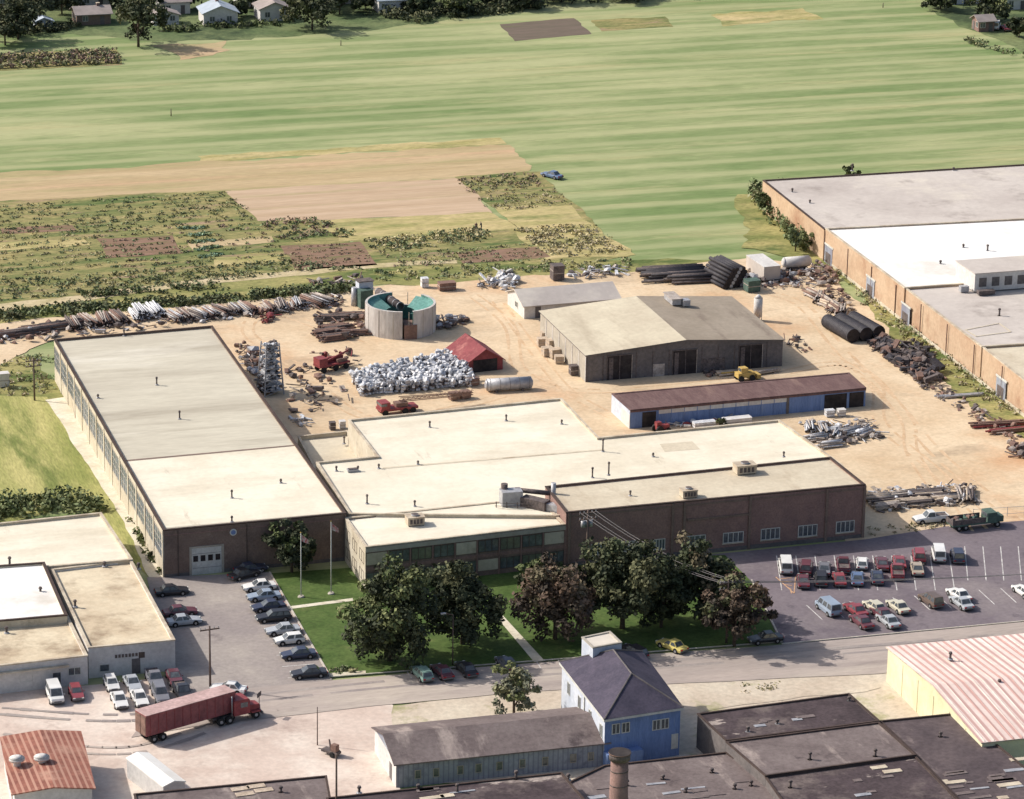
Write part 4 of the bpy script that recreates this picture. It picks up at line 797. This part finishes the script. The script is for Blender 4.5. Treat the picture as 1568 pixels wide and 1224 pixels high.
c.box((.6,0,2.9),(1.9,2.2,.12),mRedM); c.box((1.72,0,2.25),(.05,1.9,.7),mGlass)
for s in(-1,1): c.box((.9,s*1.16,2.25),(1.0,.04,.65),mGlass); c.box((2.6,s*1.0,1.0),(1.3,.35,.2),mRedM); c.cyl((-.7,s*.9,1),(-.7,s*.9,3.6),.08,.08,mHub,8); c.box((3.35,s*.8,1.0),(.08,.25,.2),mLampW)
c.hexa([Vector(q_) for q_ in((1.7,-.85,.9),(3.4,-.7,.9),(3.4,.7,.9),(1.7,.85,.9))],[Vector(q_) for q_ in((1.7,-.85,1.95),(3.3,-.65,1.7),(3.3,.65,1.7),(1.7,.85,1.95))],mRedM)
c.box((3.42,0,1.2),(.08,1.2,.7),mHub); c.box((3.5,0,.65),(.2,2.3,.3),mTrim)
for x in(-2.3,-1.1,2.6):
    for s in(-1,1): c.cyl((x,s*.7,.52),(x,s*1.15,.52),.52,.52,mTyre,16); c.cyl((x,s*1.13,.52),(x,s*1.18,.52),.22,.22,mHub,8)
c.obj("semi_tractor",None,W(358,1102,.14),hd-.12)
# ---------------- yard stock -----------------
def lumps(name,quad,n,s,mats,zmax=.6,kind='mix'):
    mb=MB(); Q=[W(u,v,.1) for u,v in quad]; n=int(n*1.8); s=(s[0]*.75,s[1]*.82)
    for i in range(n):
        a,c=random.random(),random.random(); p=Q[0].lerp(Q[1],a).lerp(Q[3].lerp(Q[2],a),c); z=R(0,zmax)*random.random(); r=R(*s); m=random.choice(mats)
        t=random.random() if kind=='mix' else (0 if kind=='rock' else .9)
        if t<.22: mb.rock((p.x,p.y,z+r*.5),r,m)
        elif t<.6: mb.box((p.x,p.y,z+r*.35),(r*R(.8,2.4),r*R(.4,1.1),r*R(.2,.8)),m,R(0,3),R(-.4,.4))
        else:
            l=r*R(1.5,4); an=R(0,3.14); dx=Vector((math.cos(an),math.sin(an),R(-.15,.3)))*l/2; mb.cyl(Vector((p.x,p.y,z+.3))-dx,Vector((p.x,p.y,z+.3))+dx,r*.14,r*.14,m,6)
    return mb.obj(name)
def bars(name,u,v,L,n,layers,r,mats,hd,sp=2.4,square=False):
    mb=MB(); h=math.radians(hd); d=Vector((math.cos(h),math.sin(h),0)); e=Vector((-d.y,d.x,0)); p=W(u,v,.1)
    for k in range(layers):
        for i in range(n-k):
            if random.random()<.07: continue
            off=(i-(n-k-1)/2)*r*sp; l=L*R(.75,1.08); c=p+e*off+d*R(-.5,.5)+Vector((0,0,r+.15+k*r*1.85)); jit=e*R(-.18,.18)
            if square: mb.box(c,(l,r*1.7,r*1.7),random.choice(mats),h+R(-.03,.03))
            else: mb.cyl(c-d*l/2-jit,c+d*l/2+jit,r,r,random.choice(mats),8,True,mOpen if r>.12 else None)
    for t in(-.35,.35): mb.box(p+d*L*t+Vector((0,0,.06)),(.2,n*r*sp,.14),mWoodG,h)
    return mb.obj(name)
for i,u in enumerate(range(-20,100,28)): bars("steel_pipe_stack",u+8,520-i*5,9,7,3,.14,[mRustM,mDkM,mWoodG],8+R(-5,5))
for u,v in [(112,500),(135,496),(160,493),(182,490)]: bars("steel_pipe_stack",u,v,6.5,8,4,.14,[mRustM,mWoodG,mDkM],R(85,105))
for u,v in [(214,484),(238,481)]: bars("galvanised_pipe_stack",u,v,6,9,5,.15,[mCast,mSteel,mCast],R(90,105))
for k,(u,v) in enumerate([(266,489),(284,487),(303,485),(322,483),(341,480),(360,478),(380,476),(412,476),(432,472),(455,469),(478,466),(495,463)]): bars("steel_pipe_stack",u,v,R(4.5,6.5),7,4,.14,[[mWoodG,mSteel,mRustM],[mRustM,mDkM,mWoodG],[mSteel,mDkM,mWoodG]][k%3],R(80,115))
lumps("scrap_pile",[(0,505),(520,455),(530,470),(0,530)],150,(.4,1),[mRustM,mDkM,mWoodG,mSteel],.8)
for u,v in [(508,490),(535,487),(515,505),(540,512),(512,520),(500,512)]: bars("steel_beam_stack",u,v,5.5,7,3,.14,[mDkM,mRustM],R(-12,16),square=True)
lumps("scrap_pile",[(470,480),(560,475),(560,520),(490,522)],50,(.4,1.1),[mRustM,mDkM],.9)
lumps("scrap_pile",[(395,480),(420,478),(425,492),(398,496)],20,(.5,1),[mRustM,mDkM,mRedM],.8)
# castings field
mb=MB(); Q=[W(537,580,.1),W(700,546,.1),W(727,592,.1),W(553,607,.1)]
for i in range(38):
    for j in range(15):
        if random.random()<.1: continue
        a=(i+R(.05,.95))/38; c=(j+R(.05,.95))/15; p=Q[0].lerp(Q[1],a).lerp(Q[3].lerp(Q[2],a),c); hcol=R(.9,1.9)
        for z in (.3,.8,1.3,1.8):
            if z<hcol+.2:
                m=random.choice([mCast,mSteel,mDkM,mCast] if z<1.2 else [mCast,mCast,mCast,mCast,mSteel]); q_=(p.x+R(-.2,.2),p.y+R(-.2,.2),z); tt=random.random()
                if tt<.45: mb.rock(q_,R(.35,.62),m,.8)
                elif tt<.75: mb.box(q_,(R(.5,1.0),R(.25,.55),R(.25,.5)),m,R(0,3),R(-.5,.5))
                else: an=R(0,3.1); dx=Vector((math.cos(an),math.sin(an),R(-.5,.5)))*R(.3,.6); mb.cyl(Vector(q_)-dx,Vector(q_)+dx,R(.15,.28),R(.15,.28),m,7,True,mDkM)
mb.obj("castings_pile")
mb=MB(); d=W(812,597,0)-W(745,601,0); L=d.length; mb.cyl((-L/2,0,1.15),(L/2,0,1.15),1.0,1.0,mSteel,24); mb.cyl((-L/2-.3,0,1.15),(-L/2,0,1.15),.5,1.0,mSteel,24); mb.cyl((L/2,0,1.15),(L/2+.3,0,1.15),1.0,.5,mSteel,24)
for k in range(5): mb.cyl((-L/2+.4+k*(L-.8)/4,0,1.15),(-L/2+.46+k*(L-.8)/4,0,1.15),1.02,1.02,mDkW,24)
for x in(-.3,.3): mb.box((L*x,0,.25),(.4,1.7,.5),mDkM)
mb.obj("horizontal_storage_tank",None,W(779,598,.1),math.atan2(d.y,d.x))
p=W(414,602,.1); mb=MB()
for sx in(-1,1):
    for sy in(-1,1): mb.cyl((sx*1.7,sy*1.5,0),(sx*1.1,sy*1.0,8.6),.14,.12,mSteel,6)
for k in range(9):
    z=.7+k*.93; w_=1.6-.055*k; mb.box((0,0,z),(w_*2,w_*1.8,.08),mSteel); 
    for t in range(14):
        m=random.choice([mCast,mSteel,mCast,mDkM]); q_=(R(-w_,w_),R(-w_*.8,w_*.8),z+.3)
        if t%2: mb.rock(q_,R(.25,.5),m)
        else: mb.box(q_,(R(.4,1),R(.2,.4),R(.2,.5)),m,R(0,3),R(-.5,.5))
    for s in(-1,1): mb.cyl((-w_,s*1.4,z-.7),(w_,s*1.3,z+.2),.05,.05,mSteel,5)
mb.obj("parts_storage_rack",None,p,.2)
lumps("scrap_pile",[(362,545),(392,540),(432,598),(402,604)],45,(.4,1.1),[mDkM,mRustM,mSteel],1)
lumps("scrap_pile",[(436,566),(470,560),(545,610),(450,648)],36,(.4,1.0),[mRustM,mDkM,mWoodG,mDkM],.5)
lumps("scrap_pile",[(440,640),(470,640),(480,655),(452,655)],12,(.4,.9),[mCast,mWoodG],.5)
lumps("scrap_pile",[(665,492),(712,486),(716,500),(668,506)],30,(.5,1.2),[mDkM,mRustM,mSteel],1.2)
lumps("scrap_pile",[(728,432),(790,420),(795,436),(735,444)],35,(.5,1.2),[mWoodG,mCast,mDkM],1)
lumps("scrap_pile",[(470,432),(560,425),(562,440),(475,446)],20,(.5,1.1),[mDkM,mWoodG,mRustM],.8)
lumps("white_scrap_pile",[(762,420),(785,416),(790,442),(768,446)],30,(.5,1.1),[mCast,mSteel,mWhiteW],1.4)
lumps("scrap_pile",[(868,418),(960,410),(962,422),(870,430)],35,(.5,1.1),[mWoodG,mDkM,mCast],.9)
lumps("scrap_pile",[(350,530),(380,528),(400,560),(372,562)],16,(.4,1),[mDkM,mRustM],.8)
def crate(name,u,v,sx,sy,sz,m,rot=0,slats=True):
    mb=MB(); mb.box((0,0,sz/2+.12),(sx,sy,sz),m); 
    for s in(-1,1): mb.box((s*sx*.35,0,.06),(.15,sy,.12),mWoodG); mb.box((0,s*(sy/2+.02),sz*.5+.1),(sx,.03,.12),mWoodG); mb.box((s*(sx/2+.02),0,sz*.7),(.03,sy,.12),mWoodG)
    mb.box((0,0,sz+.14),(sx+.1,sy+.1,.05),m); mb.obj(name,None,W(u,v,.1),rot)
for u,v,s in [(836,522,1.8),(830,530,1.6),(846,535,2),(838,545,1.7),(850,548,1.8),(856,556,1.4),(840,512,1.7)]: crate("wooden_crate",u,v,s,1.4,s*.8,mWood,R(-.2,.2))
crate("wooden_crate",878,574,1.3,1.3,1.5,mDkM); crate("storage_bin",853,428,2.1,2.1,2.6,mDkM); crate("steel_skip",684,444,3.0,1.6,1.3,mRustM); crate("storage_bin",650,440,1.2,1.2,1.6,mCast)
crate("storage_bin",509,658,.9,.9,1.1,mDkM); crate("storage_bin",524,656,.9,.9,1.1,mWhiteW); crate("green_dumpster",1151,446,2.4,2,2,mGrnM,.1); crate("utility_cabinet",6,592,1.6,1.4,2.2,mWhiteW)
mb=MB(); mb.box((0,0,1.1),(6,2,.3),mRedM,0); mb.box((-2.2,0,1.8),(1.6,1.9,1.3),mRedM); mb.box((.8,.6,1.6),(3.6,.3,.8),mRedM); mb.box((1.6,-.6,1.5),(2,.3,.6),mRustM); mb.cyl((-1,0,1.6),(3.4,.3,2.6),.2,.15,mRedM,8)
for x in(-2.2,.2,2.2):
    for s in(-1,1): mb.cyl((x,s*.8,.5),(x,s*1.1,.5),.5,.5,mTyre,14)
mb.obj("red_equipment_trailer",None,W(508,566,.1),.35)
lumps("red_machine_parts",[(478,545),(540,540),(545,560),(485,572)],16,(.5,1.1),[mRedM,mRustM,mDkM],1.5)
mb=MB(); mb.box((0,0,.9),(6.4,2.2,.4),mRedM); mb.box((-2.3,0,1.6),(1.5,2.1,1.1),mRedM); mb.box((-2.6,0,1.8),(1.0,2.14,.4),mGlass); mb.box((.6,0,1.4),(2,1.4,.7),mRustM)
for x in(-2.4,1,2.3):
    for s in(-1,1): mb.cyl((x,s*.8,.5),(x,s*1.15,.5),.5,.5,mTyre,14)
for dy in(-.35,.35):
    for dz in(0,.6): mb.cyl((.4,dy,1.9+dz),(13,dy*.6,1.5+dz*.6),.07,.07,mRustM,5)
for k in range(16): 
    x=.6+k*.78; mb.cyl((x,-.3,1.9),(x+.78,.3,1.9+.4),.04,.04,mRustM,4); mb.cyl((x,.3,1.85),(x+.78,-.3,2.3),.04,.04,mRustM,4)
mb.obj("truck_crane",None,W(608,632,.1),.12)
for u,v in [(695,612),(712,610),(725,590)]: crate("scrap_bin",u,v,1.6,1.2,1.1,mRustM,.2)
mb=MB(); mb.box((0,0,1),(3,1.5,.8),mYelM); mb.box((-.3,0,1.8),(1.2,1.3,.8),mYelM); mb.box((-.3,0,1.85),(1.24,1.1,.5),mGlass); mb.box((2.2,0,.6),(.7,1.9,.7),mYelM); mb.cyl((.8,.5,1.2),(2.2,.5,.7),.1,.1,mYelM,6); mb.cyl((.8,-.5,1.2),(2.2,-.5,.7),.1,.1,mYelM,6)
for x in(-1,1):
    for s in(-1,1): mb.cyl((x,s*.7,.5),(x,s*1,.5),.5,.5,mTyre,14)
mb.obj("wheel_loader",None,W(1140,582,.1),.1)
bars("timber_stack",1115,574,4,5,2,.14,[mWood,mYelM],5); bars("timber_stack",1170,572,5,4,2,.14,[mWood,mWoodG],8)
lumps("scrap_pile",[(1075,566),(1110,562),(1112,574),(1078,578)],14,(.4,.8),[mDkM,mRustM],.5)
bars("black_pipe_stack",1030,424,12,12,3,.24,[mBlk,mBlk,mDkM],-3); bars("black_pipe_stack",1060,430,10,8,3,.24,[mBlk,mDkM],-5)
mb=MB(); p=W(1113,432,.1); d=Vector((math.cos(1.75),math.sin(1.75),0)); e=Vector((-d.y,d.x,0))
for k in range(6):
    for i in range(9-k): c=p+e*((i-(8-k)/2)*.72)+Vector((0,0,.45+k*.6)); mb.cyl(c-d*4,c+d*4+d*R(-.4,.4),.34,.34,mBlk,12,True,mSteel if (i+k)%3==0 else mOpen)
mb.obj("black_pipe_stack")
mb=MB(); mb.box((0,0,1.8),(3.2,8,2.4),mRoofG); mb.box((0,0,3.05),(3.3,8.1,.1),mWhiteW)
for y in(-3,-2,3): 
    for s in(-1,1): mb.cyl((s*1,y,.45),(s*1.5,y,.45),.45,.45,mTyre,12)
mb.obj("box_trailer",None,W(1168,424,.1),.05)
mb=MB(); mb.cyl((-2.4,0,1.6),(2.4,0,1.6),1.0,1.0,mWhiteW,20); mb.cyl((2.4,0,1.6),(2.8,0,1.6),1.0,.5,mWhiteW,20); mb.cyl((-2.8,0,1.6),(-2.4,0,1.6),.5,1.0,mWhiteW,20); mb.box((0,0,.5),(4,1.4,.3),mDkM)
for x in(-1.5,1.5):
    for s in(-1,1): mb.cyl((x,s*.6,.4),(x,s*.9,.4),.4,.4,mTyre,12)
mb.obj("tank_trailer",None,W(1219,414,.1),.03)
lumps("scrap_pile",[(1140,418),(1250,412),(1262,440),(1150,446)],100,(.4,1.2),[mDkM,mRustM,mWoodG,mSteel],1)
lumps("scrap_pile",[(1238,405),(1262,402),(1290,432),(1262,438)],40,(.4,1),[mWoodG,mRustM,mDkM],.8)
for k in range(6): bars("log_pile",1248+k*8,456+k*5,5,5,3,.2,[mWood,mRustM,mWoodG],R(60,130))
lumps("scrap_pile",[(1240,445),(1290,440),(1310,478),(1262,482)],40,(.4,1),[mWood,mRustM,mDkM],.6)
d=Vector((-.12,1,0)).normalized(); e=Vector((1,.12,0)).normalized(); p=W(1326,523,.1); mb=MB()
for i in range(3):
    for k in range(22):
        c=p+e*((i-1)*2.5)+Vector((0,0,1.25))+d*k*.42; mb.cyl(c,c+d*.2,1.2,1.26,mBlk,18,k in(0,21),mOpen); mb.cyl(c+d*.2,c+d*.42,1.26,1.2,mBlk,18,False)
mb.obj("corrugated_culvert_pipes")
lumps("scrap_pile",[(1322,528),(1352,520),(1446,580),(1420,594)],130,(.5,1.4),[mDkM,mRustM,mBlk,mDkM],1)
lumps("scrap_pile",[(1378,530),(1405,526),(1446,570),(1425,580)],60,(.5,1.4),[mBlk,mDkM],1.4)
lumps("scrap_pile",[(1395,585),(1440,590),(1568,660),(1560,690)],50,(.3,.9),[mDkM,mRustM,mWoodG],.5)
bars("steel_beam_stack",1470,608,8.5,3,1,.15,[mSteel],-2,square=True); bars("red_beam_stack",1530,652,9,5,2,.14,[mRustM,mRustM,mRedM],-3,square=True); bars("red_beam_stack",1545,662,8,4,2,.14,[mRedM,mRustM],2,square=True)
lumps("scrap_pile",[(1545,680),(1620,690),(1620,720),(1550,700)],30,(.5,1.2),[mDkM,mRustM,mWoodG],.9)
lumps("scrap_pile",[(1195,518),(1222,515),(1245,540),(1225,545)],14,(.4,.9),[mDkM,mRustM],.5)
for u,v,h_ in [(1240,658,75),(1262,662,80),(1282,668,60),(1250,674,10),(1300,664,20),(1322,668,30),(1272,684,5)]: bars("galvanised_pipe_stack",u,v,4.2,5,3,.15,[mCast,mWoodG,mSteel],h_)
lumps("white_scrap_pile",[(1222,650),(1335,645),(1352,672),(1260,688)],70,(.4,1),[mCast,mSteel,mDkM,mWoodG],.8)
for u,v,h_ in [(1350,766,0),(1385,762,2),(1420,760,-4),(1450,766,0),(1360,776,4),(1400,772,0),(1478,762,70)]: bars("timber_stack",u,v,5.5,7,2,.18,[mWoodG,mWood,mDkM],h_,square=random.random()<.5)
lumps("scrap_pile",[(1330,752),(1490,742),(1500,772),(1345,785)],110,(.3,.9),[mWoodG,mCast,mDkM,mWood],.7)
lumps("scrap_pile",[(1000,648),(1150,634),(1152,646),(1005,660)],40,(.4,.9),[mCast,mWhiteW,mWoodG,mRedM],.6)
crate("white_container",1128,650,4.6,1.4,1,mWhiteW,.05); crate("white_container",1078,654,3.6,1.2,.8,mCast,.05); crate("storage_bin",1270,638,1.4,1,1,mCast); crate("storage_bin",1288,637,1.2,1,1,mWhiteW)
mb=MB(); mb.box((0,0,.9),(2.2,.8,.7),mRedM); mb.box((-.8,0,1.5),(.8,.8,.7),mRedM)
for s in(-1,1): mb.cyl((-.8,s*.5,.65),(-.8,s*.85,.65),.65,.65,mTyre,14); mb.cyl((.8,s*.5,.4),(.8,s*.75,.4),.4,.4,mTyre,12)
mb.cyl((.6,0,1.2),(.6,0,1.9),.05,.05,mDkM,6); mb.obj("red_tractor",None,W(1014,662,.1),.2)
tree("shrub",1105,656,2,2.2,lfG,.1,10,40,.25)
# ---------------- poles, flags, wires -----------------
def pole(u,v,h,arms=1,name="utility_pole",r=.16,m=None,tr=False,lamp=False):
    p=W(u,v,0); mb=MB(); m=m or mPole; mb.cyl((0,0,0),(0,0,h),r,r*.7,m,8)
    for k in range(arms):
        mb.box((0,0,h-.5-k*.9),(2.6,.14,.16),m)
        for x in(-1.2,-.6,.6,1.2): mb.cyl((x,0,h-.4-k*.9),(x,0,h-.15-k*.9),.06,.06,mSteel,6)
    if tr:
        for x in(-.55,.55,0): mb.cyl((x,.35,h-2.6),(x,.35,h-1.6),.32,.32,mSteel,10)
    if lamp: mb.cyl((0,0,h),(-1.2,0,h+.4),.06,.05,m,6); mb.box((-1.4,0,h+.4),(.7,.3,.15),mSteel)
    o=mb.obj(name,None,p,.1); return p+Vector((0,0,h-.3))
t1=pole(898,886,10.2,2,tr=True,r=.2); t2=pole(1112,986,9.2,2); pole(322,1056,8.8,1); pole(53,614,7.2,2); pole(515,1300,12,0); pole(486,1142,5.2,0,r=.08); pole(262,178,1.6,0,"fence_post",.12); pole(693,1020,7.2,0,"street_lamp",.1,lamp=True); pole(1352,12,1.2,0,"fence_post",.12); pole(522,70,1.2,0,"fence_post",.12)
mFlagR=mat("flag_cloth",(.5,.06,.06),(.6,.58,.55),s=2.5,fs=4,fa=.1)
for u,v,h in((461,915,9.4),(507,910,10.6)):
    mb=MB(); mb.cyl((0,0,0),(0,0,h),.1,.05,mFrame,8); mb.rock((0,0,h+.1),.14,mYelM); mb.cyl((0,0,0),(0,0,.25),.5,.4,mKerb,12)
    for i in range(5): 
        x0=.08+i*.22;x1=x0+.22; y0=.12*math.sin(i*1.4);y1=.12*math.sin((i+1)*1.4); mb.poly([(x0,y0,h-1.2-i*.12),(x1,y1,h-1.3-i*.12),(x1,y1,h-.4-i*.2),(x0,y0,h-.2-i*.2)],mFlagR)
    mb.obj("flagpole",None,W(u,v,.1),.2)
mb=MB(); mWire=mat("wire",(.22,.2,.2),(.18,.17,.17))
for dx in(-1.2,-.6,.6,1.2):
    for a,c in((t1,t2),(t2,t2+Vector((75,-6,-1)))):
        prev=None
        for k in range(13):
            t=k/12; q_=a.lerp(c,t)+Vector((dx,0,-1.2*4*t*(1-t)))
            if prev is not None: mb.cyl(prev,q_,.035,.035,mWire,4,False)
            prev=q_
mb.obj("power_lines")
mb=MB(); mb.box((0,0,.5),(2.4,1,.3),mDkM); mb.cyl((0,0,.5),(.3,0,2),.12,.1,mDkM,6); mb.box((-.6,0,1.1),(.8,.7,.9),mRustM)
for s in(-1,1): mb.cyl((-.6,s*.5,.35),(-.6,s*.7,.35),.35,.35,mTyre,12)
mb.cyl((.8,0,.5),(2,0,.3),.07,.07,mDkM,6); mb.obj("air_compressor_trailer",None,W(507,1156,.1),2.2)
mb=MB(); mb.cyl((0,0,.05),(0,0,3.0),.05,.05,mDkM,6); mb.box((0,0,2.8),(1.1,.06,.6),mDkM); mb.obj("road_sign",None,W(397,1095,.14),.9)
mb=MB()
P=[W(u,v,0) for u,v in((1490,795),(1568,790),(1700,780))]
for a,c in zip(P[:-1],P[1:]):
    n=int((c-a).length/2.5)
    for i in range(n): q_=a.lerp(c,i/n); mb.cyl((q_.x,q_.y,0),(q_.x,q_.y,1.6),.05,.05,mSteel,5)
    for z in(.5,1.5): mb.cyl((a.x,a.y,z),(c.x,c.y,z),.03,.03,mSteel,4,False)
mb.obj("chain_link_fence")
def person(u,v,hd,shirt,lean=0):
    p=W(u,v,.06); pts=[(0,0,.95),(0,0,1.2),(lean,0,1.42),(lean,0,1.52),(lean+.02,0,1.62),(lean+.03,0,1.74),
     (lean,.19,1.4),(lean+.06,.26,1.14),(lean+.22,.24,.95),(lean,-.19,1.4),(lean+.04,-.27,1.14),(lean+.15,-.27,.92),
     (0,.1,.9),(.06,.12,.5),(0,.12,.08),(.14,.13,.04),(0,-.1,.9),(.02,-.12,.5),(-.08,-.12,.08),(.06,-.13,.04)]
    ed=[(0,1),(1,2),(2,3),(3,4),(4,5),(2,6),(6,7),(7,8),(2,9),(9,10),(10,11),(0,12),(12,13),(13,14),(14,15),(0,16),(16,17),(17,18),(18,19)]
    rd=[.15,.15,.17,.06,.1,.09,.07,.05,.04,.07,.05,.04,.1,.07,.05,.04,.1,.07,.05,.04]
    me=bpy.data.meshes.new("person"); me.from_pydata(pts,ed,[]); o=bpy.data.objects.new("person",me); bpy.context.collection.objects.link(o)
    o.location=p; o.rotation_euler=(0,0,hd); o.modifiers.new("s","SKIN"); 
    sv=me.skin_vertices[0].data
    for i,r in enumerate(rd): sv[i].radius=(r,r*.85 if i not in(0,1,2) else r*1.1)
    sv[0].use_root=True; o.modifiers.new("d","SUBSURF").levels=1; o.modifiers["d"].render_levels=1
    m=bpy.data.materials.new("clothing"); m.use_nodes=True; n=m.node_tree.nodes; l=m.node_tree.links; tc=n.new("ShaderNodeTexCoord"); sx=n.new("ShaderNodeSeparateXYZ"); cr=n.new("ShaderNodeValToRGB"); mr_=n.new("ShaderNodeMapRange"); mr_.inputs[2].default_value=1.85
    l.new(tc.outputs["Object"],sx.inputs[0]); l.new(sx.outputs[2],mr_.inputs[0]); l.new(mr_.outputs[0],cr.inputs[0]); l.new(cr.outputs[0],n["Principled BSDF"].inputs["Base Color"]); cr.color_ramp.interpolation='CONSTANT'
    e=cr.color_ramp.elements; e[0].color=(.04,.045,.07,1); e[1].position=.51; e[1].color=(*shirt,1)
    x=e.new(.81); x.color=(.5,.32,.24,1); x=e.new(.915); x.color=(.06,.04,.03,1)
    me.materials.append(m)
person(729,354,1.2,(.12,.06,.05)); person(737,353,2.6,(.05,.05,.06),.12)
